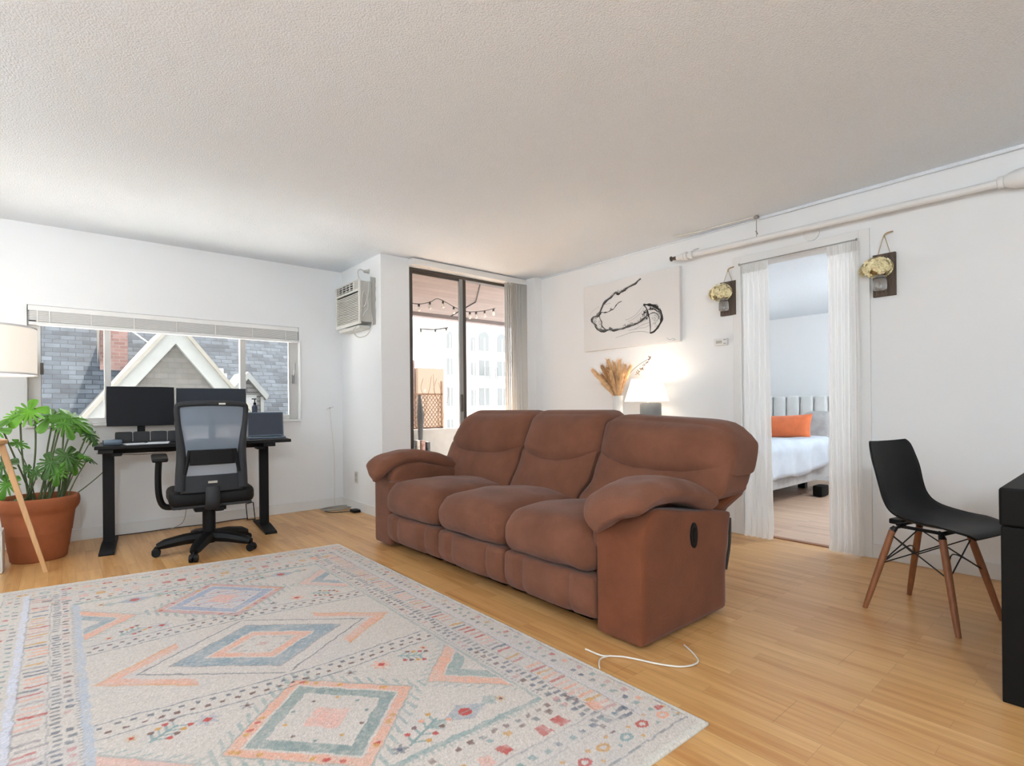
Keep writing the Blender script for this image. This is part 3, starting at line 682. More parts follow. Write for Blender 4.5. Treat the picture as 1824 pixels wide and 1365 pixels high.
# ------------------------------------------------------------------ pipe, ceiling cord, thermostat
def make_pipe():
    t = thing('sprinkler_pipe', 'white sprinkler pipe running along the right wall above the doorway', 'pipe', (4.0, 1.5, 2.25))
    x = 4.0
    bm = B(); tube(bm, [(x, 2.46, 2.265), (x, .50, 2.238)], .0225, 16); obj('pipe', bm, M['trim'], t, True)
    bm = B()
    for y, r in ((2.47,.030),(2.44,.034),(2.395,.032)): tube(bm, [(x, y+.012, 2.265), (x, y-.012, 2.265)], r, 16)
    tube(bm, [(x, 2.53, 2.268), (x, 2.47, 2.266)], [.022,.026], 14); obj('coupling', bm, M['trim'], t, True)
    bm = B(); tube(bm, [(x-.0, 2.585, 2.272), (x, 2.53, 2.268)], [.012,.018], 10); tube(bm, [(x, 2.59, 2.272), (x, 2.583, 2.272)], .022, 8); obj('sprinkler_head', bm, M['bronze'], t, True)
    bm = B(); tube(bm, [(x, y, 2.24) for y in (.505,.50,.478,.474,.455,.43,.40,.36,.335,.325,.30,.296,-.9)], [.024,.033,.034,.029,.040,.049,.052,.048,.038,.034,.034,.0225,.0225], 20); obj('elbow', bm, M['trim'], t, True)
    for y in (2.38,):
        bm = B(); tube(bm, [(x-.0, y, 2.30), (XR-.001, y, 2.33)], .005, 6); tube(bm, [(x+math.cos(a)*.029, y, 2.262+math.sin(a)*.029) for a in [2*PI*k/16 for k in range(17)]], .004, 6); obj('hanger', bm, M['trim'], t, True)
    bm = B(); tube(bm, [(x, 1.853, 2.275), (x, 1.853, 2.435)], .003, 6); lathe(bm, [(.018,-.02),(.022,-.01),(.012,0)], (x, 1.853, 2.4385), 14); tube(bm, [(x-.01, 1.853, 2.32), (x+.01, 1.85, 2.30)], .005, 6); obj('hanger_rod', bm, M['cordg'], t, True)
    bm = B(); tube(bm, [(XR-.012, 1.50, 2.232), (XR-.001, 1.50, 2.232)], .055, 24); obj('escutcheon', bm, M['trim'], t, True)
make_pipe()
cord('ceiling_cable', [(4.0,1.87,2.432),(3.99,2.05,2.434),(3.985,2.22,2.434),(3.98,2.30,2.430),(3.96,2.38,2.433),(3.965,2.45,2.434),(3.93,2.52,2.434)], .0055, M['cordw'], 'white cord tacked along the ceiling above the left end of the sprinkler pipe')
def thermostat():
    t = thing('thermostat', 'small white thermostat on the wall left of the doorway, below the hanging jar', 'thermostat', (XR, 2.18, 1.49))
    bm = B(); box(bm, XR-.032, XR-.0002, 2.125, 2.235, 1.497, 1.55); obj('case', bm, M['white'], t, bevel=.004)
    bm = B(); box(bm, XR-.0335, XR-.032, 2.165, 2.215, 1.512, 1.535); obj('display', bm, M['greywhite'], t)
    bm = B(); box(bm, XR-.034, XR-.032, 2.132, 2.15, 1.505, 1.512); box(bm, XR-.034, XR-.032, 2.132, 2.15, 1.535, 1.542); obj('button', bm, M['cordg'], t)
thermostat()

# ------------------------------------------------------------------ canvas picture with ink jellyfish
def make_art():
    x = 4.045
    t = thing('canvas_picture', 'wide white canvas with a black ink jellyfish drawing, on the right wall', 'picture', (XR, 3.08, 1.56))
    bm = B(); box(bm, x, XR-.0006, 2.537, 3.628, 1.565, 2.213); obj('canvas', bm, M['canvas'], t, bevel=.003)
    ST = {
'b1':[(2.909,1.932),(2.869,1.928),(2.823,1.916),(2.784,1.899),(2.746,1.866),(2.725,1.831),(2.715,1.797),(2.722,1.76),(2.742,1.729),(2.768,1.7),(2.8,1.676),(2.839,1.667)],
't1':[(2.933,2.175),(2.967,2.159),(2.992,2.141),(3.037,2.131),(3.086,2.118),(3.122,2.101),(3.158,2.092),(3.188,2.077),(3.224,2.096),(3.254,2.076),(3.285,2.058),(3.323,2.043),(3.353,2.027),(3.377,2.006),(3.393,1.979),(3.417,1.94),(3.441,1.907),(3.496,1.902),(3.525,1.875),(3.513,1.849),(3.481,1.821),(3.458,1.781),(3.419,1.761),(3.38,1.748),(3.326,1.751),(3.288,1.749),(3.259,1.74),(3.199,1.742),(3.141,1.744),(3.084,1.757),(3.027,1.762),(2.979,1.773),(2.945,1.783),(2.911,1.806),(2.877,1.824),(2.844,1.836)],
't2':[(3.152,2.004),(3.189,1.995),(3.218,1.976),(3.248,1.945),(3.279,1.938),(3.317,1.926),(3.362,1.926),(3.401,1.932),(3.425,1.911),(3.418,1.873),(3.395,1.834),(3.403,1.811),(3.372,1.777),(3.334,1.755),(3.288,1.752)],
'b2':[(2.909,1.932),(2.889,1.915),(2.87,1.884),(2.857,1.844),(2.844,1.797),(2.838,1.752),(2.836,1.708),(2.839,1.667)],
's1':[(2.909,1.929),(2.943,1.895),(2.978,1.866),(3.026,1.839),(3.083,1.823),(3.115,1.822)],
's2':[(2.896,1.916),(2.923,1.875),(2.971,1.843),(3.027,1.816),(3.083,1.8)],
's3':[(2.839,1.667),(2.879,1.682),(2.932,1.694),(2.987,1.697),(3.049,1.696),(3.142,1.68),(3.23,1.666)],
's4':[(2.845,1.764),(2.905,1.755),(2.959,1.739),(3.014,1.723),(3.084,1.72)],
's5':[(2.845,1.742),(2.892,1.725),(2.945,1.726),(3.014,1.72)],
's6':[(2.856,1.882),(2.798,1.879),(2.753,1.845)],
's7':[(2.837,1.841),(2.792,1.845),(2.753,1.818),(2.747,1.785)],
's8':[(3.377,2.006),(3.338,2.003),(3.285,2.007)],
's9':[(3.424,1.995),(3.487,1.974),(3.528,1.949),(3.544,1.927)],
'sig':[(2.668,1.607),(2.637,1.588),(2.606,1.595),(2.582,1.582),(2.613,1.58)]}
    W = dict(b1=(.004,.018), t1=(.002,.016), t2=(.0015,.007), b2=(.003,.007), s1=(.001,.0018), s2=(.001,.0015), s3=(.001,.0022), s4=(.001,.0018), s5=(.001,.0015), s6=(.003,.006), s7=(.002,.005), s8=(.001,.0015), s9=(.0006,.001), sig=(.0012,.0016))
    rnd = random.Random(12)
    bm = B(); d = x-.0012; lay = [0]
    def ribbon(pts, w0, w1, mi):
        lay[0] += 1; dd = d-.00002*lay[0]
        P = cr_spline([(0, a, b) for a, b in pts], 7); vs = []
        for i, p in enumerate(P):
            tg = (P[min(i+1, len(P)-1)]-P[max(i-1, 0)]).normalized(); nn = Vector((0, -tg.z, tg.y))
            u = i/(len(P)-1); k = noise.noise(Vector((p.y*28, p.z*28, w1*900)))*.5+.5
            w = w0+(w1-w0)*max(0, min(1, k*1.5-.15))*math.sin(PI*min(1, max(.06, u*.94+.06)))**.5
            vs.append((bm.verts.new((dd, p.y+nn.y*w, p.z+nn.z*w)), bm.verts.new((dd, p.y-nn.y*w, p.z-nn.z*w))))
        for a, b in zip(vs, vs[1:]):
            f = bm.faces.new((a[0], a[1], b[1], b[0])); f.material_index = mi
    for k, v in ST.items(): ribbon(v, W[k][0], W[k][1], 1 if k[0] == 's' and k != 's6' and k != 's7' else 0)
    # frilly oral arms and bell shading: many short wispy marks
    def blob(cy, cz, ry, rz, n, w, mi=0):
        for _ in range(n):
            a = rnd.random()*2*PI; r = math.sqrt(rnd.random())
            y, z = cy+ry*r*math.cos(a), cz+rz*r*math.sin(a); L = rnd.uniform(.008,.02); b = rnd.random()*PI
            ribbon([(y, z), (y+L*math.cos(b)*.6, z+L*math.sin(b)*.7), (y+L*math.cos(b+.8), z+L*math.sin(b+.8))], .0006, w, mi)
    blob(2.885, 1.83, .035, .045, 60, .0035); blob(2.93, 1.79, .03, .02, 22, .003)
    blob(2.79, 1.885, .05, .022, 34, .003); blob(2.745, 1.82, .018, .05, 26, .0026, 1); blob(2.78, 1.76, .04, .06, 40, .0014, 1)
    blob(3.425, 1.915, .022, .018, 16, .004); blob(3.288, 1.752, .02, .012, 14, .004); blob(3.279, 1.938, .012, .008, 8, .003); blob(3.49, 1.86, .03, .04, 26, .0022, 1); blob(3.41, 1.80, .03, .05, 22, .0016, 1)
    blob(3.14, 2.10, .05, .012, 12, .0022); blob(3.06, 1.765, .09, .012, 26, .0022)
    for q in range(7):
        o = rnd.uniform(-.012,.012)
        ribbon([(a+o*rnd.random(), b+o) for a, b in ST['t1'][::2]], .0003, .0009, 1)
    o = obj('ink_drawing', bm, [M['ink'], M['inkg']], t)
make_art()

# ------------------------------------------------------------------ jar sconces
def make_sconce(y0, y1, z0, z1, zh, label, seed):
    rnd = random.Random(seed)
    x = 4.06
    t = thing('jar_sconce', label, 'wall sconce', (XR, (y0+y1)/2, z0), group=None)
    bm = B(); box(bm, x, XR-.0006, y0, y1, z0, z1); obj('board', bm, M['oldwood'], t, bevel=.002)
    yc = (y0+y1)/2; hk = (XR-.012, yc-.0, zh)
    bm = B(); tube(bm, [(x+.006, y0+.03, z1+.002), (XR-.015, yc-.004, zh-.01)], .0022, 6); tube(bm, [(x+.006, y1-.03, z1+.002), (XR-.015, yc+.004, zh-.01)], .0022, 6)
    tube(bm, cr_spline([(XR-.015, yc, zh-.014), (XR-.022, yc-.005, zh), (XR-.02, yc-.022, zh+.010), (XR-.018, yc-.05, zh+.012)], 4), .005, 6)
    obj('hanging_twine', bm, M['rope'], t, True)
    jy, jz, jx = yc+.01, z0+.03, x-.045
    bm = B(); lathe(bm, [(.028,0),(.036,.006),(.038,.02),(.037,.062),(.030,.076),(.027,.083),(.029,.095)], (jx, jy, jz), 20); obj('jar', bm, M['jar'], t, True)
    bm = B(); lathe(bm, [(.030,.074),(.0315,.076),(.0315,.082),(.030,.084)], (jx, jy, jz), 20); box(bm, jx, x, jy-.006, jy+.006, jz+.074, jz+.083); obj('clamp', bm, M['bronze'], t)
    # hydrangea head: many small four-petal florets
    bm = B(); C = Vector((jx-.015, jy+.018, jz+.145))
    lathe(bm, [(.004,-.036),(.026,-.030),(.038,-.01),(.036,.016),(.02,.034),(.004,.04)], C, 10)
    for f in bm.faces: f.material_index = 1
    for k in range(230):
        a = rnd.random()*2*PI; u = rnd.uniform(-.75, 1); s = math.sqrt(1-u*u)
        nrm = Vector((s*math.cos(a), s*math.sin(a), u)); nrm.z *= .8; nrm.normalize()
        P = C+Vector((nrm.x*.060, nrm.y*.082, nrm.z*.062))*(.72+.42*rnd.random())
        U, V = frame_of(nrm); r = rnd.uniform(.015,.024); ph = rnd.random()*PI
        for q in range(4):
            an = ph+q*PI/2; d1 = U*math.cos(an)+V*math.sin(an); d2 = U*math.cos(an+.62)+V*math.sin(an+.62); d0 = U*math.cos(an-.62)+V*math.sin(an-.62)
            vs = [bm.verts.new(P), bm.verts.new(P+d0*r*.75+nrm*.004), bm.verts.new(P+d1*r*1.1+nrm*.001), bm.verts.new(P+d2*r*.75+nrm*.004)]
            bm.faces.new(vs)
    o = obj('flower_head', bm, [M['petal'], M['petal_shade']], t)
    bm = B()
    for k in range(5): tube(bm, [(jx+rnd.uniform(-.01,.01), jy+rnd.uniform(-.01,.01), jz+.01), (jx-.005, jy+.006, jz+.11)], .002, 5)
    obj('flower_stem', bm, M['twig'], t, True)
make_sconce(2.052, 2.180, 1.730, 2.000, 2.095, 'hanging board with glass jar of cream flowers, left of the bedroom doorway', 5)
make_sconce(.998, 1.123, 1.710, 1.985, 2.105, 'hanging board with glass jar of cream flowers, right of the bedroom doorway', 8)

# ------------------------------------------------------------------ rug
def make_rug():
    W, L = 1.83, 3.10; nx, ny = 400, 660
    xs = np.linspace(-W/2, W/2, nx+1); ys = np.linspace(-L/2, L/2, ny+1)
    X, Y = np.meshgrid(xs, ys, indexing='ij')
    rng = np.random.default_rng(5)
    def vnoise(s, seed):
        r = np.random.default_rng(seed); gx, gy = int(W/s)+3, int(L/s)+3
        g = r.random((gx, gy)); u = (X+W/2)/s; v = (Y+L/2)/s; i = u.astype(int); j = v.astype(int); a = u-i; b = v-j
        a = a*a*(3-2*a); b = b*b*(3-2*b)
        return (g[i, j]*(1-a)*(1-b)+g[i+1, j]*a*(1-b)+g[i, j+1]*(1-a)*b+g[i+1, j+1]*a*b)
    lin = lambda r, g, b: np.array(srgb(r, g, b))
    cream = lin(209,199,190); peach = lin(226,164,136); blue = lin(130,150,162); blueg = lin(120,142,140); grey = lin(122,122,126); slate = lin(104,110,124); brown = lin(124,94,88)
    red = lin(190,84,76); ochre = lin(206,154,86); pinkc = lin(222,176,162); lav = lin(206,208,222); teal = lin(136,158,156); rose = lin(200,150,146)
    C = np.zeros((nx+1, ny+1, 3)); C[:] = cream
    tint = vnoise(.5, 1)
    C = C*(1-.06*tint[..., None]) + .0
    wob = (vnoise(.03, 2)-.5)*.010; wob2 = (vnoise(.03, 3)-.5)*.010
    Xw, Yw = X+wob, Y+wob2
    fade = (.62+.38*vnoise(.07, 4))*(.55+.45*np.clip(vnoise(.011, 6)*2.0-.15, 0, 1))
    def paint(mask, col, a=1.0, rough=True):
        m = mask.astype(float)*a
        if rough: m = m*fade
        C[:] = C*(1-m[..., None]) + col*m[..., None]
    ax, ay = np.abs(Xw), np.abs(Yw)
    FX, FY = .585, 1.075
    field = (ax < FX) & (ay < FY)
    def dia(cx, cy, rx, ry): return np.abs(Xw-cx)/rx+np.abs(Yw-cy)/ry
    # --- field, drawn once and mirrored by |y|
    for sy in (-1, 1):
        cy = sy*.73
        f = field & (Yw*sy > .36)
        d = dia(0, cy, .310, .325)
        col2 = peach if sy < 0 else rose
        blc = blueg if sy < 0 else lin(146,158,184)
        paint(f & (d < 1) & (d > .84), col2, .95)
        paint(f & (d < 1.02) & (d > .985), teal, .8); paint(f & (d < .84) & (d > .80), cream, .8)
        paint(f & (d < .80) & (d > .60), blc, .95)
        paint(f & (d < .60) & (d > .56), cream)
        if sy > 0: paint(f & (d < .55) & (np.sin(Yw*150+Xw*30) > .2), lin(170,176,204), .7); paint(f & (d < .55) & (np.sin(Yw*90) > .75), rose, .6)
        paint(f & (np.maximum(np.abs(Xw), np.abs(Yw-cy))*0+d < .25), pinkc, 1)
        # comb ticks outside the diamond
        tick = (np.sin((Xw*1.0+Yw*sy*0)*2*PI/.034) > .45)
        paint(f & (d > 1.03) & (d < 1.20) & tick, teal, .75)
        # half diamonds at the sides
        for sx in (-1, 1):
            d2 = dia(sx*(FX+.01), cy, .225, .235)
            paint(f & (d2 < 1) & (d2 > .70), pinkc if sx*sy > 0 else peach, .9); paint(f & (d2 < 1.03) & (d2 > .98), teal, .6)
            paint(f & (d2 < .66) & (d2 > .36), blue if sy > 0 else teal, .85); paint(f & (d2 > 1.05) & (d2 < 1.2) & (np.sin(Yw*2*PI/.03) > .5), teal, .6)
    cen = field & (ay < .33)
    d = dia(0, 0, .335, .255)
    paint(cen & (d < 1.34) & (d > 1.30), grey, .8, False)
    paint(cen & (d < 1.03) & (d > .99), brown, .6)
    paint(cen & (d < 1) & (d > .66), blue, .95); paint(cen & (d < .66) & (d > .62), cream)
    paint(cen & (d < .62) & (d > .44), peach, .9)
    paint(cen & (d < .40) & (d > .30) & (vnoise(.02, 9) > .5), grey, .4); paint(cen & (d < .09), rose, .9)
    dc = dia(0, 0, .575, .46)
    paint(cen & (dc < 1) & (dc > .86) & (ax > .28), peach, .85); paint(cen & (dc < 1.0) & (dc > .965) & (ax > .28), ochre, .5)
    paint(cen & (dc < .86) & (d > 1.36), lin(206,190,184), .5)
    # dashed bands
    for sy in (-1, 1):
        for yy in (.335, .435): paint(field & (np.abs(Yw*sy-yy-.02*np.cos(Xw*5.3)) < .0035), slate, .65, False)
        for k, yy in enumerate((.365, .402)):
            dash = np.sin((Xw+k*.02)*2*PI/.045) > .35
            paint(field & dash & (np.abs(Yw*sy-yy-.02*np.cos(Xw*5.3)) < .0075), brown if k else grey, .95, False)
    # scattered motifs
    def star(cx, cy, r, col, col2, k=8, ph=0):
        a = np.arctan2(Y-cy, X-cx); rr = np.hypot(X-cx, Y-cy); e = r*(.72+.28*np.cos(k*a+ph))
        paint(rr < e, col, .85); paint(rr < r*.30, col2, 1, False)
    def tree(cx, cy, h, ang, cols):
        ca, sa = math.cos(ang), math.sin(ang); u = (X-cx)*ca+(Y-cy)*sa; v = -(X-cx)*sa+(Y-cy)*ca
        paint((np.abs(u) < h/2) & (np.abs(v) < .0045), teal, .9, False)
        for k in range(4):
            uu = -h/2+h*(k+.5)/4
            for s in (-1, 1):
                paint((np.abs(u-uu-abs(.0)-.7*np.abs(v)) < .005) & (v*s > 0) & (np.abs(v) < .034), teal, .8, False)
                paint(np.hypot(u-uu-.026, v-s*.038) < .0095, cols[(k+(s > 0))%len(cols)], .95, False)
    def fish(cx, cy, r, sx):
        paint(np.abs(X-cx)/r+np.abs(Y-cy)/(r*.62) < 1, lin(150,158,170), .85); paint(np.hypot(X-cx, Y-cy) < r*.27, red, 1, False)
        for s in (-1, 1):
            paint((np.abs(X-cx-s*r*1.25)/(r*.38)+np.abs(Y-cy-s*.01)/(r*.42) < 1), teal, .7); paint((np.abs(X-cx) < r*1.6) & (np.abs(Y-cy-s*.0) < .0035), teal, .6)
    for sx in (-1, 1):
        for sy in (-1, 1):
            fish(sx*.36, sy*.99, .085, sx)
            star(sx*.30, sy*.50, .042, peach if sx > 0 else lin(160,160,172), red, 7)
            tree(sx*.20, sy*1.0, .16, sx*.5, [ochre, red, brown, peach])
            star(sx*.10, sy*1.035, .026, grey, slate, 5, 1)
            tree(sx*.42, sy*.50, .10, -sx*.6, [red, brown, ochre]); star(sx*.18, sy*.49, .024, grey, brown, 5)
            star(sx*.50, sy*1.0, .022, ochre, brown, 6); star(sx*.50, sy*.47, .020, ochre, red, 6)
    # small dots in the diamonds
    for sy in (-1, 1):
        for k in range(10):
            a = 2*PI*k/10+.3; paint(np.hypot(X-.125*math.cos(a), Y-sy*.73-.125*math.sin(a)) < .007, [blueg, ochre, brown][k % 3], .9, False)
    for k in range(46):
        # little flecks in the peach rings
        sy = (-1, 1)[k % 2]; a = rng.random()*4; s = a % 1; q = int(a); rx, ry = .285, .30
        P = [(rx*(1-s), ry*s), (-rx*s, ry*(1-s)), (-rx*(1-s), -ry*s), (rx*s, -ry*(1-s))][q]
        paint(np.hypot((X-P[0])/1.3, Y-sy*.73-P[1]) < .0085, [red, ochre, ochre][k % 3], .8, False)
    # --- border bands
    bx = (ax > FX); by = (ay > FY)
    paint((np.abs(Xw+.600) < .013) & (ay < FY+.02), lin(176,184,196), .9); paint((np.abs(Xw-.600) < .006) & (ay < FY+.02), teal, .6); paint((np.abs(ay-1.09) < .011) & (ax < FX+.02), teal, .9)
    paint((np.abs(ax-.618) < .006) & (np.sin(Yw*2*PI/.02) > .1) & (ay < FY), slate, .55); paint((np.abs(ay-1.108) < .008) & (np.sin(Xw*2*PI/.02) > .1) & (ax < FX), teal, .6)
    def dashes(coord, along, c0, hw, per, duty, cols, seed, lim, hgt=1):
        idx = np.floor(along/per).astype(int); fr = along/per-idx
        rr = np.random.default_rng(seed); n = 400; ci = rr.integers(0, len(cols), n); on = rr.random(n) < .9; off = (rr.random(n)-.5)*hw*.5; wd = .7+.3*rr.random(n)
        k = (idx % n)
        m = (np.abs(coord-c0-off[k]) < hw*wd[k]) & (np.abs(fr-.5) < duty/2) & (np.abs(along) < lim) & on[k]
        m = m*fade
        cc = np.array(cols)[ci[k]]
        C[:] = C*(1-m[..., None]) + cc*m[..., None]
    sgn = lambda A: np.sign(A)
    for s in (-1, 1):
        side = s*Xw
        dashes(side, Yw+.03*s, .642, .013, .043, .45, [grey, brown, slate, rose], 20+s, 1.36); dashes(side, Yw, .676, .016, .030, .5, [slate, grey, grey], 30+s, 1.34)
        dashes(side, Yw, .742, .040, .036, .42, [pinkc, peach, slate, rose, red, ochre, pinkc, lin(160,150,150), peach], 40+s, 1.36)
        paint((np.abs(side-.797) < .013) & (ay < 1.40), lav, .9 if s < 0 else .25); paint((np.abs(side-.782) < .003) & (ay < 1.38), slate, .5); paint((np.abs(side-.698) < .0025) & (ay < 1.36), slate, .45)
        dashes(side, Yw, .832, .012, .052, .35, [slate, teal, grey], 50+s, 1.44)
        dashes(side, Yw, .866, .013, .075, .28, [red, rose, ochre, peach, teal], 60+s, 1.46)
        paint((np.abs(side-.893) < .003) & (ay < 1.49) & (np.sin(Yw*30) > -.3), slate, .6)
        vert = s*Yw
        dashes(vert, Xw+.03*s, 1.14, .011, .045, .42, [brown, grey, brown], 70+s, .66); dashes(vert, Xw, 1.175, .012, .06, .36, [brown, ochre, grey, teal], 80+s, .70)
        dashes(vert, Xw, 1.235, .026, .075, .55, [red, ochre, brown, peach, pinkc, ochre], 90+s, .74); paint((np.abs(vert-1.275) < .003) & (ax < .78), slate, .5)
        dashes(vert, Xw, 1.318, .013, .050, .42, [teal, slate, teal], 100+s, .80)
        paint((np.abs(vert-1.345) < .002) & (ax < .82), grey, .4)
        paint((np.abs(vert-1.482) < .0035) & (ax < .89), slate, .75)
        rr = np.random.default_rng(110+s)
        for k in range(-9, 10):
            cx = k*.092+.01; cyv = s*(1.415+.012*(k % 2)); col = [red, ochre, teal, red, peach][k % 5]
            a = np.hypot((X-cx)/1.25, Y-cyv); paint((a < .019) & (a > .009), col, .9, False)
            paint(np.hypot(X-cx-.045, Y-cyv+s*.03) < .008, ochre, .8, False); paint(np.hypot(X-cx-.045, Y-cyv-s*.028) < .007, [teal, ochre][k % 2], .8, False)
    # pale serged edge
    edge = (ax > W/2-.016) | (ay > L/2-.02); paint(edge, lin(214,208,198), .9, False)
    # pile speckle
    sp = rng.normal(0, .085, C.shape[:2]); C *= (1+sp)[..., None]
    patch = vnoise(.22, 33); blotch = (patch > .72).astype(float)*.08; C[:] = C*(1-blotch[..., None])+lin(176,180,196)*blotch[..., None]
    C = np.clip(C, 0, 1)
    # corners measured on the floor (slightly out of square)
    c00 = np.array([-.25, .93]); c10 = np.array([1.565, .892]); c01 = np.array([-.265, 4.10]); c11 = np.array([1.572, 3.868])
    U = ((X+W/2)/W)[..., None]; V = ((Y+L/2)/L)[..., None]
    P = c00*(1-U)*(1-V)+c10*U*(1-V)+c01*(1-U)*V+c11*U*V
    z = np.full(X.shape, .010); z[0, :] = z[-1, :] = z[:, 0] = z[:, -1] = .008
    z = z + .0006*rng.random(z.shape)
    loc = np.array([.65, 2.45, 0.0])
    co = np.dstack([P[..., 0]-loc[0], P[..., 1]-loc[1], z]).reshape(-1, 3)
    nv = (nx+1)*(ny+1); idx = np.arange(nv).reshape(nx+1, ny+1)
    quads = np.stack([idx[:-1, :-1], idx[1:, :-1], idx[1:, 1:], idx[:-1, 1:]], -1).reshape(-1, 4)
    ring = np.concatenate([idx[:, 0], idx[-1, 1:], idx[-2::-1, -1], idx[0, -2:0:-1]])
    low = co[ring].copy(); low[:, 2] = .0005
    co = np.vstack([co, low]); n = len(ring); li = nv+np.arange(n)
    side = np.stack([ring, li, np.roll(li, -1), np.roll(ring, -1)], -1)
    quads = np.vstack([quads, side])
    me = bpy.data.meshes.new('area_rug')
    me.vertices.add(len(co)); me.vertices.foreach_set('co', co.ravel())
    me.loops.add(quads.size); me.loops.foreach_set('vertex_index', quads.ravel().astype(np.int32))
    me.polygons.add(len(quads)); me.polygons.foreach_set('loop_start', (np.arange(len(quads))*4).astype(np.int32)); me.polygons.foreach_set('loop_total', np.full(len(quads), 4, np.int32))
    me.update(); me.validate()
    ca = me.color_attributes.new('pile', 'FLOAT_COLOR', 'POINT')
    full = np.ones((len(co), 4)); full[:nv, :3] = C.reshape(-1, 3); full[nv:, :3] = lin(200,192,182)
    ca.data.foreach_set('color', full.ravel())
    m, nt, out = new_mat('rug_pile')
    a = N(nt, 'ShaderNodeVertexColor'); a.layer_name = 'pile'
    p = N(nt, 'ShaderNodeBsdfPrincipled'); setin(p, {'Roughness': .95, 'Specular IOR Level': .1, 'Sheen Weight': .15})
    nt.links.new(a.outputs['Color'], p.inputs['Base Color'])
    tc = N(nt, 'ShaderNodeTexCoord'); nn = N(nt, 'ShaderNodeTexNoise'); setin(nn, {'Scale': 260, 'Detail': 2}); nt.links.new(tc.outputs['Object'], nn.inputs['Vector'])
    bp = N(nt, 'ShaderNodeBump'); setin(bp, {'Strength': .5, 'Distance': .003}); nt.links.new(nn.outputs['Fac'], bp.inputs['Height']); nt.links.new(bp.outputs[0], p.inputs['Normal'])
    nt.links.new(p.outputs[0], out.inputs[0]); me.materials.append(m)
    o = bpy.data.objects.new('area_rug', me); COL.objects.link(o); o.location = loc
    tag(o, 'large cream patterned rug with peach and blue diamonds, in front of the sofa', 'rug')
make_rug()

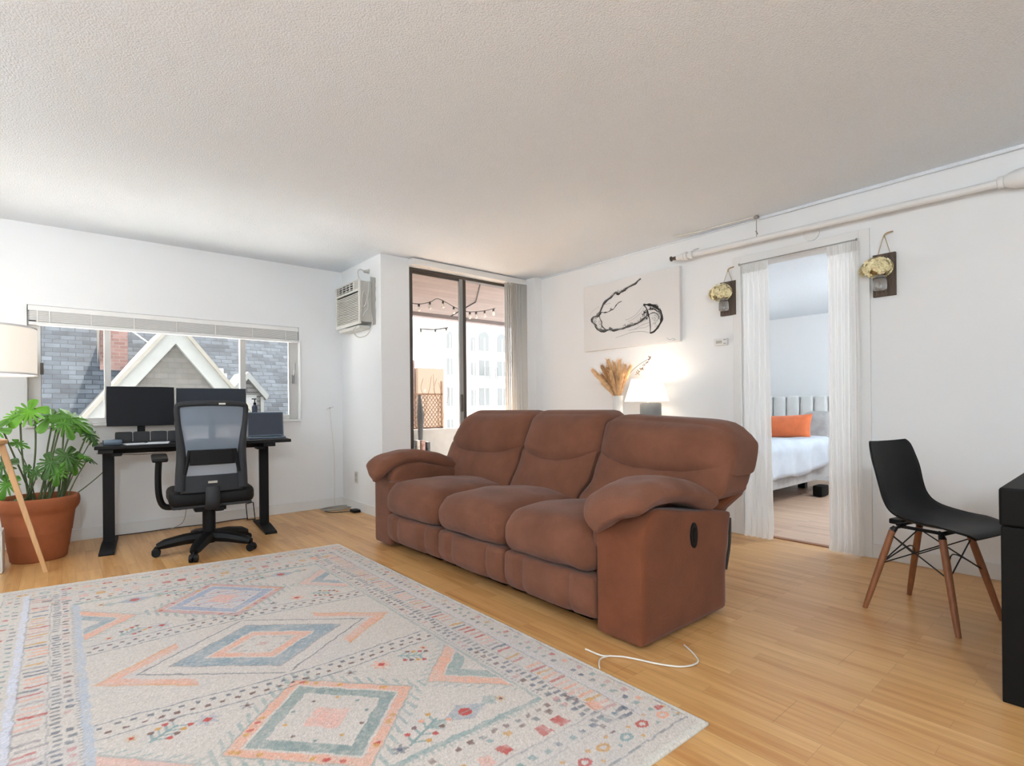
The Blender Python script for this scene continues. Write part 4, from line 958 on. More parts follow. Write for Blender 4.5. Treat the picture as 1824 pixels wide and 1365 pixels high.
# ------------------------------------------------------------------ sofa
def make_sofa():
    t = thing('recliner_sofa', 'brown suede three-seat recliner sofa facing the rug', 'sofa', (2.25, 2.53, 0))
    ms, md = M['suede'], M['suede2']
    def wr(P, s=.004, f=9): return noise.noise(Vector((P[0]*f, P[1]*f, P[2]*f)))*s
    ye = [1.565, 2.19, 2.83, 3.50]
    # base under the seats
    bm = B(); rbox(bm, (2.20, 2.53, .16), (.34, 1.0, .11), .02, 4); obj('base', bm, md, t, True)
    for i in range(3):
        y0, y1 = ye[i], ye[i+1]; yc, hw = (y0+y1)/2, (y1-y0)/2-.003
        # seat cushion with rounded, drooping front
        bm = B()
        def fs(a, b, c, P):
            x, y, z = P
            front = max(0, -a)
            sc = max(0, min(1, c*1.6+.2)); z += .045*(1-b*b)*(.2+.8*sc)*(1-.25*abs(a)) - .018*max(0, a)
            z -= .022*front**3*sc
            x -= .030*(1-b*b)*front*(1-abs(c)*.5)
            n = wr((x, y, z), .010, 7)
            return (x+n*.5, y, z+n)
        rbox(bm, (2.085, yc, .368), (.325, hw, .112), .085, 16, fs); obj('seat_cushion', bm, ms, t, True, angle=180)
        # footrest pad
        bm = B(); x_f = 1.775
        def ff(a, b, c, P):
            x, y, z = P
            if a < 0:
                k = 0
                for q in (-.52, .52): k += math.exp(-((b-q)/.035)**2)
                x += .026*k*(-a) - .022*(1-b*b)*(1-c*c*.5)
                x += .055*max(0, -c)**2.2
            n = wr((x, y, z), .006, 8)
            return (x+n, y, z)
        rbox(bm, (1.83, yc, .155), (.055, hw, .105), .03, 22, ff); obj('footrest', bm, ms, t, True, angle=180)
        # backrest: lumbar cushion and head cushion
        yb = [1.27, 2.12, 2.81, 3.71]
        y0b, y1b = (ye[i] if i else 1.53), (ye[i+1] if i < 2 else 3.56)
        y0t, y1t = yb[i], yb[i+1]
        def lean(z): return 2.335+(z-.42)*.42
        def Y(b, z):
            k = max(0, min(1, (z-.46)/.13)); k = k*k*(3-2*k); lo = y0b*(1-k)+y0t*k+.003; hi = y1b*(1-k)+y1t*k-.003
            return lo+(hi-lo)*(b+1)/2
        bm = B()
        def fl(a, b, c, P):
            z = P.z; th = .085
            sag = .080*(1-b*b)-.012
            zz = z - (sag*max(0, c)) 
            x = lean(zz)+.08+P.x
            if a < 0:
                k = sum(math.exp(-((b-q)/.05)**2) for q in (-.45, .45))
                x -= .035*(1-b*b)*(1-c*c) ; x += .022*k*max(0, 1-abs(c-.1)*1.0)
            n = wr((x, P.y, zz), .010, 7)
            if a < 0: x += .035*max(0, c)**5
            return (x+n, Y(b*.975, zz), zz)
        rbox(bm, (.035, yc, .592), (.125, hw, .182), .06, 18, fl); obj('lumbar_cushion', bm, ms, t, True, angle=180)
        bm = B()
        def fh(a, b, c, P):
            z = P.z; sag = .085*(1-b*b)-.012
            zz = z - sag*max(0, -c)
            edge = max(0, abs(b)-.8)/.2
            if c > 0: zz -= .022*edge**2*c
            if i == 0: zz -= (.022+.038*(1-b)/2)*max(0, min(1, (zz-.72)/.25))
            x = lean(zz)+.105+P.x
            if a < 0: x -= .058*(1-b**4)*(1-c*c)
            if a < 0: x -= .004*math.sin(b*30)*max(0, -c)*(1-abs(b))
            outer = 0
            y = Y(b, zz)
            if i == 2: y -= .20*max(0, b)**3*max(0, (zz-.74)/.26)**1.6
            if i == 0: y += .05*max(0, -b)**4*max(0, (zz-.78)/.22)**2; zz -= .06*max(0, -b)**5
            n = wr((x, y, zz), .012, 6)
            return (x+n, y, zz)
        rbox(bm, (.02, yc, .842), (.135, hw, .150), .085, 18, fh); obj('head_cushion', bm, ms, t, True, angle=180)
    # back shell (behind the cushions)
    bm = B()
    def bs(a, b, c, P):
        x, y, z = P; x += max(0, z-.35)*.46
        k = max(0, min(1, (z-.46)/.12)); y = 2.50+(y-2.53)*(1+.095*k)
        if z > .6: z -= (.02+.06*max(0, 2.1-y)/.8)*(z-.6)/.3
        if y > 3.4: y -= .22*max(0, (z-.74)/.26)**1.6
        return (x, y, z)
    rbox(bm, (2.495, 2.53, .49), (.070, 1.11, .42), .05, 14, bs); obj('back_shell', bm, md, t, True, angle=180)
    # arms
    for (ya, yb_, near) in ((1.32, 1.565, True), (3.502, 3.745, False)):
        yc, hw = (ya+yb_)/2, (yb_-ya)/2
        bm = B()
        def fa(a, b, c, P):
            x, y, z = P
            # top follows the sloping pad, front slightly rounded
            if c > 0:
                z2 = .575-.10*max(0, (x-1.95))/.6-.14*max(0, (1.92-x)/.14)**1.6
                z = z if z < .3 else .3+(z-.3)*(z2-.3)/.30
            if x > 2.3: x += max(0, z-.2)*.20
            return (x, y, z)
        rbox(bm, (2.15, yc, .31), (.345, hw, .29), .018, 16, fa); obj('arm_panel', bm, md if near else ms, t, True, angle=50)
        # pad: thick roll along a curve from the front down-turn to the back
        bm = B()
        path = cr_spline([(1.735,.475),(1.745,.53),(1.785,.585),(1.86,.622),(1.98,.638),(2.12,.628),(2.26,.598),(2.37,.560),(2.44,.515)], 5)
        n = 22; rings = []
        Lp = len(path)
        for q, p in enumerate(path):
            u = q/(Lp-1); tg = (path[min(q+1, Lp-1)]-path[max(q-1, 0)]); tg = Vector((tg.x, 0, tg.y)).normalized()
            nn = Vector((-tg.z, 0, tg.x)); nn = nn if nn.z >= 0 or u < .2 else -nn
            rr = math.sin(PI*min(1, u*3.2+.18)/2) if u < .25 else (1 if u < .86 else math.cos((u-.86)/.14*PI/2*.85)**.6)
            hwid = (.150 if near else .142)*rr; th = .058*(.35+.65*rr)
            ring = []
            for k in range(n):
                an = 2*PI*k/n; cy, cz = math.cos(an), math.sin(an)
                cy = math.copysign(abs(cy)**.8, cy)
                wz = wr((p.x, cy, cz), .018, 5)+.003*math.sin(u*38+cy*4)*(cz > 0)
                off = nn*(cz*th*(1.1 if cz > 0 else 1.0)+wz)
                kk = max(0, 1-u/.34)**1.3; outf = (.5-.5*cy) if near else (.5+.5*cy)
                off = off+Vector((.03*kk*outf, 0, .085*kk*outf))
                ring.append(bm.verts.new(Vector((p.x, yc+cy*hwid, p.y))+off))
            rings.append(ring)
        for a_, b_ in zip(rings, rings[1:]):
            for k in range(n): bm.faces.new((a_[k], a_[(k+1)%n], b_[(k+1)%n], b_[k]))
        bm.faces.new(rings[0]); bm.faces.new(rings[-1])
        obj('arm_pad', bm, ms, t, True, angle=180, subsurf=1)
        bm = B()
        ys = (1.50, 1.60) if near else (3.47, 3.58)
        rbox(bm, (2.12, sum(ys)/2, .49), (.31, .055, .125), .05, 12, lambda a, b, c, P: (P.x+wr(P, .01, 8), P.y+wr((P.x, P.z, 3), .012, 7), P.z-(.09*max(0, P.x-2.05)/.4 if c > 0 else 0)-(.05*max(0, 1.95-P.x)/.15 if c > 0 else 0)))
        obj('arm_inner_cushion', bm, ms, t, True, angle=180)
    # recliner release on the near side
    el = lambda ra, rb: [(2.195+ra*math.cos(2*PI*k/24), .425+rb*math.sin(2*PI*k/24)) for k in range(24)]
    bm = B(); prism(bm, el(.027, .058), 'y', 1.311, 1.3205); h = obj('release_bezel', bm, M['black'], t, bevel=.002)
    bm = B(); prism(bm, el(.014, .036), 'y', 1.307, 1.311); obj('release_handle', bm, M['blackpl'], h, True)
    for x in (1.90, 2.42):
        for y in (1.42, 3.64):
            bm = B(); tube(bm, [(x, y, 0), (x, y, .03)], .02, 10); obj('foot', bm, M['black'], t, True)
    # back strap edge
    bm = B(); tube(bm, cr_spline([(2.56,1.335,.45),(2.545,1.33,.33),(2.515,1.335,.20)], 4), .008, 6); obj('power_cable', bm, M['cordb'], t, True)
make_sofa()
cord('floor_cord', [(1.66,1.50,.006),(1.665,1.42,.006),(1.69,1.39,.006),(1.73,1.34,.006),(1.78,1.22,.006),(1.83,1.15,.006),(1.90,1.13,.006),(1.95,1.17,.006),(2.0,1.25,.006)], .0035, M['cordw'], 'white cord lying on the floor under the near corner of the sofa')  # plain white cord on the floor
cord('floor_cord', [(1.69,1.39,.008),(1.64,1.40,.008),(1.60,1.375,.010),(1.575,1.35,.008)], .003, M['cordw'], 'short white cord end branching onto the rug edge beside the sofa')

# ------------------------------------------------------------------ things behind the sofa
def behind_sofa():
    t = thing('console_table', 'narrow white table behind the sofa carrying the lamp and vase', 'table', (3.85, 2.85, 0))
    bm = B(); box(bm, 3.64, 4.05, 2.35, 3.35, .775, .80); obj('table_top', bm, M['trim'], t, bevel=.003)
    for x in (3.66, 4.01):
        for y in (2.38, 3.30):
            bm = B(); box(bm, x-.015, x+.015, y, y+.03, 0, .774); obj('leg', bm, M['trim'], t)
    t = thing('table_lamp', 'lit table lamp with cream shade and grey base behind the sofa', 'lamp', (3.85, 2.73, .80))
    bm = B(); lathe(bm, [(.082,.801),(.09,.81),(.09,1.03),(.082,1.042),(.02,1.045)], (3.85, 2.705, 0), 28); obj('base', bm, M['greycer'], t, True)
    bm = B(); lathe(bm, [(.188,1.052),(.187,1.055),(.128,1.245),(.126,1.245),(.185,1.052)], (3.85, 2.745, 0), 36, False); obj('lamp_shade', bm, M['tshade'], t, True)
    bm = B(); tube(bm, [(3.85,2.73,1.04),(3.85,2.745,1.12)], .008, 8); lathe(bm, [(.01,1.12),(.03,1.15),(.03,1.18),(.01,1.20)], (3.85,2.745,0), 12); obj('bulb', bm, M['tshade'], t, True)
    t = thing('vase', 'slender white vase with a flared foot behind the sofa, under the pampas grass', 'vase', (3.78, 3.00, .80))
    bm = B(); lathe(bm, [(.085,.001),(.088,.01),(.07,.05),(.05,.11),(.043,.18),(.043,.26),(.05,.305),(.046,.305),(.038,.26),(.038,.2)], (3.78, 3.00, .80), 28); obj('body', bm, M['ceramic'], t, True)
    t2 = thing('pampas_grass', 'bunch of dried tan pampas plumes standing in the white vase', 'dried grass', (3.78, 3.00, 1.10))
    rnd = random.Random(21)
    tips = [(-.05,.27,1.35),(0,.20,1.30),(-.03,.17,1.385),(.02,.13,1.44),(-.04,.09,1.36),(0,.04,1.41),(.03,.00,1.38),(-.03,-.05,1.42),(0,-.09,1.38),(.02,-.14,1.37),(.03,.22,1.24),(-.05,-.10,1.30),(.05,.08,1.30),(-.06,.03,1.33)]
    for k, (dx, dy, z) in enumerate(tips):
        b0 = Vector((3.78, 3.00, 1.06)); tip = Vector((3.78+dx, 3.00+dy*.95, z)); mid = b0*.55+tip*.45+Vector((0, -dy*.10, 0))
        P = cr_spline([b0, b0*.78+mid*.22, mid, mid*.4+tip*.6, tip], 6); n = len(P)
        rad = [.003 if i < n*.22 else .003+.015*math.sin(PI*((i/n-.22)/.80))**.7+.003*rnd.random() for i in range(n)]
        bm = B(); tube(bm, P, rad, 7)
        for q in range(420):
            i = rnd.randrange(int(n*.25), n-1); p = P[i]; d = (P[i+1]-P[i-1]).normalized(); a = rnd.random()*2*PI; U, V = frame_of(d)
            o = U*math.cos(a)+V*math.sin(a); e = p+o*(rad[i]+rnd.uniform(.004,.026))+d*rnd.uniform(.012,.05)
            v = [bm.verts.new(p+o*rad[i]*.8), bm.verts.new(p+o*rad[i]+d*.004+U*.002), bm.verts.new(e)]; bm.faces.new(v)
        obj('plume', bm, M['pampasd'] if k in (1, 2, 4) else M['pampas'], t2, True, angle=180)
    bm = B(); tube(bm, cr_spline([(3.78,2.98,1.10),(3.80,2.90,1.28),(3.82,2.80,1.37),(3.84,2.70,1.42)], 5), .0022, 5)
    for k in range(26):
        u = .55+.45*k/26; p = Vector((3.80+.04*(u-.4), 2.98-.30*u, 1.10+.35*u-.03*u*u)); q = p+Vector((rnd.uniform(-.02,.02), rnd.uniform(-.02,.02), rnd.uniform(-.02,.025)))
        tube(bm, [p, q], [.002,.004], 5)
    obj('dried_twig', bm, M['twig'], t2, True)
behind_sofa()

# ------------------------------------------------------------------ standing desk and what stands on it
TH = R(-6)
def DM(cx, cy, th=TH): return Matrix.Translation((cx, cy, 0)) @ Matrix.Rotation(th, 4, 'Z')
def make_desk():
    t = thing('standing_desk', 'black standing desk with two column legs under the window', 'desk', (.80, 4.95, 0))
    A = DM(.80, 4.93)
    bm = B(); box(bm, -.60, .70, -.27, .31, .742, .768, 0, A); obj('desktop', bm, M['black'], t, bevel=.004)
    bm = B(); box(bm, -.50, .50, -.02, .06, .695, .735, 0, A); obj('crossbar', bm, M['black'], t)
    for sx, cx in ((-1, -.535), (1, .535)):
        bm = B(); box(bm, cx-.045, cx+.045, -.26, .28, .712, .741, 0, A); box(bm, cx-.03+(-sx*.06), cx+.03+(-sx*.06), -.235, -.10, .69, .713, 0, A); obj('bracket', bm, M['black'], t, bevel=.004)
        bm = B(); box(bm, cx-.035, cx+.035, .0, .055, .03, .72, 0, A);  obj('leg', bm, M['black'], t, bevel=.004)
        bm = B(); prism(bm, [(-.30,.0),(.32,.0),(.32,.016),(.07,.034),(-.05,.034),(-.29,.020),(-.30,.012)], 'x', cx-.045, cx+.045)
        bmesh.ops.transform(bm, matrix=A, verts=bm.verts); obj('foot', bm, M['black'], t, bevel=.003)
    bm = B(); box(bm, .1, .24, -.25, -.18, .728, .741, 0, A); obj('control_box', bm, M['blackpl'], t)
    def monitor(cx, cy, w, zc, h, th, label, mm):
        t = thing('monitor', label, 'monitor', (cx, cy, .768), th)
        bm = B(); rbox(bm, (0, 0, zc-.768), (w/2, .016, h/2), .006, 4); obj('screen', bm, mm, t, True, local=True)
        bm = B(); box(bm, -w/2+.008, w/2-.008, -.0172, -.0162, zc-.768-h/2+.014, zc-.768+h/2-.008); obj('display', bm, M['laptopscr'] if False else mm, t, local=True)
        bm = B(); box(bm, -.025, .025, .016, .045, .0, zc-.768); obj('stand_neck', bm, M['black'], t, local=True, bevel=.004)
        bm = B(); rbox(bm, (0, .03, .006), (.11, .07, .005), .004, 4); obj('stand_base', bm, M['black'], t, True, local=True)
        return t
    monitor(.478, 5.02, .435, 1.050, .305, TH*.3, 'black monitor on the left of the standing desk, beside the plant', M['screen'])
    monitor(.975, 5.06, .515, 1.046, .305, TH, 'black monitor behind the office chair, to the right of the first one', mat('monitor_back_blue', (.022,.029,.042), .5, spec=.3))
    # laptop
    t = thing('laptop', 'open dark laptop on the right end of the standing desk', 'laptop', (1.36, 4.90, .768), R(-12))
    bm = B(); rbox(bm, (0, -.03, .008), (.145, .105, .007), .004, 4); b = obj('keyboard_deck', bm, M['laptop'], t, True, local=True)
    bm = B(); box(bm, -.12, .12, -.04, .045, .0152, .0165); obj('keyboard', bm, M['blackpl'], b, local=True)
    L = Matrix.Translation((0, .078, .014)) @ Matrix.Rotation(R(-13), 4, 'X')
    bm = B(); box(bm, -.145, .145, 0, .006, 0, .215, 0, L); l = obj('lid', bm, M['laptop'], t, local=True, bevel=.003)
    bm = B(); box(bm, -.137, .137, -.0012, -.0002, .010, .207, 0, L); obj('display', bm, M['laptopscr'], l, local=True)
    # soundbar / stand panel under the left monitor
    t = thing('desk_organizer', 'low dark grey fabric organizer standing behind the papers under the left monitor', 'organizer', (.525, 4.93, .768), TH)
    for k in range(4):
        bm = B(); rbox(bm, (-.165+k*.110, 0, .045), (.053, .025, .044), .008, 5); obj('compartment', bm, M['darkgrey'], t, True, local=True)
    bm = B(); rbox(bm, (.285, 4.85, .788), (.055, .08, .0185), .006, 4); o = tag(obj('desk_notebook', bm, M['laptop'], None, True), 'thick grey-blue notebook on the left corner of the standing desk', 'notebook')
    for k, (x, y, a, lab) in enumerate(((.42, 4.80, .1, 'white sheet of paper next to the grey notebook on the desk'), (.56, 4.80, -.2, 'second white sheet of paper on the desk, nearer the office chair'))):
        bm = B(); box(bm, -.07, .07, -.09, .09, .7686, .774+.002*k, 0, DM(x, y, a)); tag(obj('paper_sheet', bm, M['papers'], None), lab, 'paper')
    bm = B(); box(bm, -.03, .03, -.012, .012, .7685, .835, 0, DM(.745, 4.93)); box(bm, -.022, .022, -.0135, -.012, .78, .825, 1, DM(.745, 4.93))
    tag(obj('sticker_card', bm, [M['papers'], M['pink']]), 'white card with a dark pink square standing between the two monitors', 'card')
    t = thing('pump_bottle', 'dark blue bottle with black pump on the window sill behind the laptop', 'bottle', (1.40, YW+.012, WZ0))
    bm = B(); lathe(bm, [(.024,.0005),(.026,.004),(.026,.125),(.018,.14),(.012,.146)], (1.40, YW+.012, WZ0), 18); obj('body', bm, M['bottle'], t, True)
    bm = B(); lathe(bm, [(.013,.146),(.013,.165),(.005,.168),(.005,.195)], (1.40, YW+.012, WZ0), 12); box(bm, 1.375, 1.412, YW+.004, YW+.02, WZ0+.195, WZ0+.205); obj('pump', bm, M['black'], t, True)
make_desk()

# ------------------------------------------------------------------ office chair
def make_office_chair():
    t = thing('office_chair', 'black swivel office chair with grey-blue mesh back, pushed up to the standing desk', 'chair', (.815, 4.37, 0), R(-5))
    L = True
    # star base, five arms and casters
    bm = B(); tube(bm, [(0,0,.06),(0,0,.13)], [.045,.04], 16); obj('hub', bm, M['blackpl'], t, True, local=True)
    for k in range(5):
        a = R(172+72*k+4); c, s = math.cos(a), math.sin(a)
        bm = B(); tube(bm, [(c*.03,s*.03,.105),(c*.15,s*.15,.10),(c*.27,s*.27,.082),(c*.315,s*.315,.068)], [.050,.047,.040,.026], 8, flat=.85); obj('base_arm', bm, M['blackpl'], t, True, local=True)
        bm = B(); px, py = c*.32, s*.32
        for d in (-1, 1): tube(bm, [(px-s*.006*d-c*.0, py+c*.006*d, .028), (px-s*.024*d, py+c*.024*d, .028)], .0275, 14)
        w = obj('caster', bm, M['black'], t, True, local=True)
        bm = B(); tube(bm, [(px,py,.034),(px,py,.07)], .008, 8); tube(bm, [(px+c*.018,py+s*.018,.03),(px,py,.06),(px-c*.014,py-s*.014,.045)], .009, 8, flat=1.6); obj('caster_fork', bm, M['blackpl'], w, True, local=True)
    bm = B(); tube(bm, [(0,0,.12),(0,0,.29)], .042, 16); tube(bm, [(0,0,.26),(0,0,.335)], .018, 12); obj('gas_lift', bm, M['black'], t, True, local=True)
    bm = B(); rbox(bm, (0,.0,.325), (.10,.13,.025), .012, 5); tube(bm, [(.09,.02,.325),(.22,.02,.32),(.24,.02,.318)], .006, 6); tube(bm, [(-.09,-.02,.325),(-.19,-.02,.32)], .006, 6); rbox(bm, (.05,-.13,.318), (.03,.03,.018), .008, 3); obj('tilt_mechanism', bm, M['black'], t, True, local=True)
    # seat
    bm = B()
    def fs(a, b, c, P):
        z = P.z+.012*(1-a*a)*(c > 0)-.02*max(0, b)**2+.015*abs(a)**3*(c > 0); return (P.x, P.y, z)
    rbox(bm, (0.01,.04,.405), (.262,.25,.055), .048, 12, fs); obj('seat', bm, M['blackpl'], t, True, local=True, angle=180)
    bm = B(); rbox(bm, (0.01,.04,.352), (.245,.235,.012), .01, 6); obj('seat_pan', bm, M['darkgrey'], t, True, local=True)
    # back frame
    yb = lambda z: -.245-.10*max(0, z-.62)*.9+.05*max(0, .62-z)
    half = [(.475,.188),(.56,.186),(.65,.182),(.74,.184),(.82,.190),(.90,.198),(.98,.205),(1.03,.206)]
    def curve_y(x, z): return yb(z)+.9*(x*x)*.6
    pts = [(-w, z) for z, w in half] + [(-.19, 1.052), (-.10, 1.060), (0, 1.062), (.10, 1.060), (.19, 1.052)] + [(w, z) for z, w in half[::-1]]
    P3 = cr_spline([(x, curve_y(x, z), z) for x, z in pts], 3)
    bm = B(); tube(bm, P3, [.018+.016*max(0, min(1, (.92-p.z)/.3)) for p in P3], 10, flat=1.0); f = obj('back_frame', bm, M['darkgrey'], t, True, local=True)
    def sheet(z0, z1, wfn, mi, name, off=0, m=None, thick=0, nz=14, nxx=14, par=None):
        bm = B(); G = []
        for j in range(nz+1):
            z = z0+(z1-z0)*j/nz; w = wfn(z)
            G.append([bm.verts.new((-w+2*w*i/nxx, curve_y(-w+2*w*i/nxx, z)+off, z)) for i in range(nxx+1)])
        for j in range(nz):
            for i in range(nxx): bm.faces.new((G[j][i], G[j][i+1], G[j+1][i+1], G[j+1][i]))
        o = obj(name, bm, m, par or t, True, local=True, angle=180)
        if thick: s = o.modifiers.new('t', 'SOLIDIFY'); s.thickness = thick; s.offset = 0
        return o
    wf = lambda z: float(np.interp(z, [a for a, b in half], [b for a, b in half]))-.008
    sheet(.56, 1.05, wf, 0, 'mesh_back', 0, M['mesh'])
    sheet(.455, .570, lambda z: wf(z)+.008, 0, 'lower_back_panel', 0, M['darkgrey'], .022)
    sheet(.645, .745, lambda z: .135, 0, 'lumbar_support', -.014, M['black'], .030)
    for s in (-1, 1):
        bm = B(); tube(bm, [(s*.135, curve_y(.14,.70)-.02, .745), (s*.15, curve_y(.15,.66)-.02, .66), (s*.165, curve_y(.16,.58)-.02, .585)], .012, 8)
        obj('lumbar_strut', bm, M['black'], t, True, local=True)
    bm = B(); y = curve_y(0,.53)-.013; box(bm, -.028, .028, y-.002, y, .515, .530); obj('badge', bm, M['badge'], t, local=True)
    bm = B(); y = curve_y(.06,1.058)-.0225; box(bm, .035, .075, y-.002, y, 1.052, 1.064); obj('badge', bm, M['badge'], t, local=True)
    bm = B(); tube(bm, cr_spline([(0,-.10,.33),(0,-.20,.345),(0,-.255,.40),(0,-.245,.49)], 4), .045, 10, flat=.45); obj('back_spine', bm, M['darkgrey'], t, True, local=True)
    # armrests
    for s in (-1,):
        bm = B(); tube(bm, cr_spline([(s*.20,.02,.335),(s*.27,.02,.345),(s*.300,.02,.42),(s*.305,.03,.55),(s*.30,.03,.665)], 5), .028, 10, flat=.75); a = obj('armrest_post', bm, M['blackpl'], t, True, local=True)
        bm = B(); rbox(bm, (s*.295,.05,.683), (.048,.125,.016), .014, 7, lambda a, b, c, P: (P.x*(1-.0*b), P.y, P.z+.01*b)); obj('arm_pad', bm, M['blackpl'], t, True, local=True)
make_office_chair()

# ------------------------------------------------------------------ monstera in terracotta pot
def make_plant():
    c = (-.12, 4.94, 0); PR = .745
    t = thing('terracotta_pot', 'large round terracotta pot with banded rim under the window, holding the monstera', 'pot', c)
    bm = B(); lathe(bm, [(a_*PR, b_) for a_, b_ in [(.195,.0),(.203,.008),(.212,.06),(.216,.068),(.218,.075),(.237,.18),(.243,.188),(.243,.196),(.262,.312),(.266,.322),(.272,.330),(.279,.338),(.286,.345),(.296,.36),(.301,.385),(.300,.41),(.292,.428),(.280,.432),(.270,.425),(.262,.38),(.258,.33)]], c, 56, False)
    bot = [v for v in bm.verts if v.co.z < 1e-4]; bm.faces.new(bot)
    obj('pot_body', bm, M['terra'], t, True, angle=60)
    bm = B(); lathe(bm, [(.02,.375),(.08,.378),(.14,.374),(.193,.37)], c, 32, False); bm.faces.new([v for v in bm.verts if abs((v.co.xy-Vector(c).xy).length-.02) < 1e-4]); obj('soil', bm, M['soil'], t, True)
    p = thing('monstera', 'monstera plant with split green leaves growing in the terracotta pot', 'plant', (c[0], c[1], .37))
    rnd = random.Random(11)
    def leaf(pos, nrm, dirv, r, m, cuts=5, droop=.5, narrow=.85):
        nrm = Vector(nrm).normalized(); d = Vector(dirv); d = (d-nrm*d.dot(nrm)).normalized(); s = d.cross(nrm)
        bm = B(); K = 6; n = 132
        def rad(a):
            # a=0 tip, a=pi stem notch
            x = abs(a)
            base = 1.0-.10*(x/PI)+.18*math.exp(-(x/.25)**2)
            if x > 2.55: base *= 1-.75*((x-2.55)/(PI-2.55))**1.5
            cut = 0
            for k in range(cuts):
                a0 = .42+k*(1.9/cuts)
                cut = max(cut, math.exp(-((x-a0)/.085)**2)*(.66+.1*(k % 2)))
            return base*(1-cut)
        C0 = Vector(pos); ctr = bm.verts.new(C0); prev = None; first = None; rows = []
        for j in range(n):
            a = -PI+2*PI*j/n; R_ = rad(a)*r; col = []
            for k in range(1, K+1):
                f = k/K
                # inner rings stay round so that the slits are open cuts
                q = min(R_, r*f*1.2) if R_ > .9*r*0 else R_
                q = R_*f if R_ > .72*r else min(R_, r*f)
                u = math.cos(a)*q+0; v = math.sin(a)*q*narrow
                dz = -droop*((max(0, u)/r)**2)*r*.55-.30*r*(abs(v)/r)**1.6+.03*r*math.sin(a*9)
                col.append(bm.verts.new(C0+d*u+s*v+nrm*dz))
            rows.append(col)
        for j in range(n):
            A_, B_ = rows[j], rows[(j+1)%n]
            bm.faces.new((ctr, A_[0], B_[0]))
            for k in range(K-1): bm.faces.new((A_[k], A_[k+1], B_[k+1], B_[k]))
        bmesh.ops.remove_doubles(bm, verts=bm.verts, dist=1e-4)
        o = obj('leaf', bm, m, p, True, angle=180); return C0-d*r*.30
    def stem(a, b, bow=.03, r=.006):
        a, b = Vector(a), Vector(b); m1 = a*.5+b*.5+Vector((rnd.uniform(-bow,bow), rnd.uniform(-bow,bow), bow))
        bm = B(); tube(bm, cr_spline([a, m1, b], 8), [r*1.3]*6+[r]*11, 7); obj('stem', bm, M['stem'], p, True)
    q = Vector
    base = [(-.10,5.02,.37),(-.05,5.0,.37),(-.17,5.03,.37),(.0,5.0,.37)]
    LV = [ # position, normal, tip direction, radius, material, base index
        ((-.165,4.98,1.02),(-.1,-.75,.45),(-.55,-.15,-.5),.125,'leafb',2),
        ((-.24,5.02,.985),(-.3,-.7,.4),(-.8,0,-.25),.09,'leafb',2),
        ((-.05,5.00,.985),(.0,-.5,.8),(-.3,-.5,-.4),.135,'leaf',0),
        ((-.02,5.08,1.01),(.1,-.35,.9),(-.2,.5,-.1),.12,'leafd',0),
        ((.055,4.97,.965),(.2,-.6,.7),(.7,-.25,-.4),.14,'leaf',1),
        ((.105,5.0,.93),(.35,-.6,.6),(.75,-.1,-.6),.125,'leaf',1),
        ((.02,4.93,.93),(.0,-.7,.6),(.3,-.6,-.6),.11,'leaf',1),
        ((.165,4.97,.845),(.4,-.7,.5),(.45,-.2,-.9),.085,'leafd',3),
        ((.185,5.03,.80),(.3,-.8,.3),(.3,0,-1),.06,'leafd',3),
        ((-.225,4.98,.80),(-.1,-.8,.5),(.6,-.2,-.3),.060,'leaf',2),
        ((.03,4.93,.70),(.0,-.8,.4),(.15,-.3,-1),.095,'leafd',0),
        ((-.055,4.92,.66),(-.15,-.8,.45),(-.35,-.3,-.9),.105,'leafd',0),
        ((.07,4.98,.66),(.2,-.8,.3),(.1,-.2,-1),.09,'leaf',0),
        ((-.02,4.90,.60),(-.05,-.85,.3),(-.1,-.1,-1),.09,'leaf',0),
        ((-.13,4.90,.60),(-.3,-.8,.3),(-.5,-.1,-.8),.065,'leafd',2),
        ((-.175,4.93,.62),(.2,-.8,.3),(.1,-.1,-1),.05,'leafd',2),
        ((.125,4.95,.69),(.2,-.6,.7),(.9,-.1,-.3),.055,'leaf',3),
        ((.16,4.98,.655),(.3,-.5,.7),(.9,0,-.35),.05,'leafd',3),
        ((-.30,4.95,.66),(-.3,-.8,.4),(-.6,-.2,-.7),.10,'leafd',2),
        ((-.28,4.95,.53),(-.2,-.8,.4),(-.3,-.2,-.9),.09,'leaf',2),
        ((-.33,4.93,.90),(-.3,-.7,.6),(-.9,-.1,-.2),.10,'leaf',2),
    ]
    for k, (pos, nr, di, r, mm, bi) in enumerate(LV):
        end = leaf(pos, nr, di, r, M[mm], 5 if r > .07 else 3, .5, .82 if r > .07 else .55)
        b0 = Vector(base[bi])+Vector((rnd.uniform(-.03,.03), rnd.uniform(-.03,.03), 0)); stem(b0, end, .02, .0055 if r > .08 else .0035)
    bm = B(); tube(bm, cr_spline([(.0,5.0,.38),(.015,5.0,.5),(.03,5.0,.62),(.04,5.0,.70)], 5), [.014]*8+[.009]*8, 8); obj('trunk', bm, M['stem'], p, True)
    bm = B(); tube(bm, cr_spline([(.02,5.02,.37),(.12,5.06,.44),(.22,5.08,.53),(.30,5.1,.62)], 5), .004, 6); obj('aerial_root', bm, M['stem'], p, True)
    bm = B()
    for k in range(16):
        a = R(150+k*17); L_ = .07+.02*rnd.random(); P0 = Vector((-.27,4.90,.385)); tube(bm, [P0, P0+Vector((math.cos(a)*L_*.6, math.sin(a)*L_*.4, .035)), P0+Vector((math.cos(a)*L_, math.sin(a)*L_*.6, .03+.02*rnd.random()))], [.006,.009,.002], 5, flat=.3)
    tag(obj('rosette_plant', bm, M['leafd'], None, True), 'small spiky rosette plant at the left edge of the terracotta pot', 'plant')
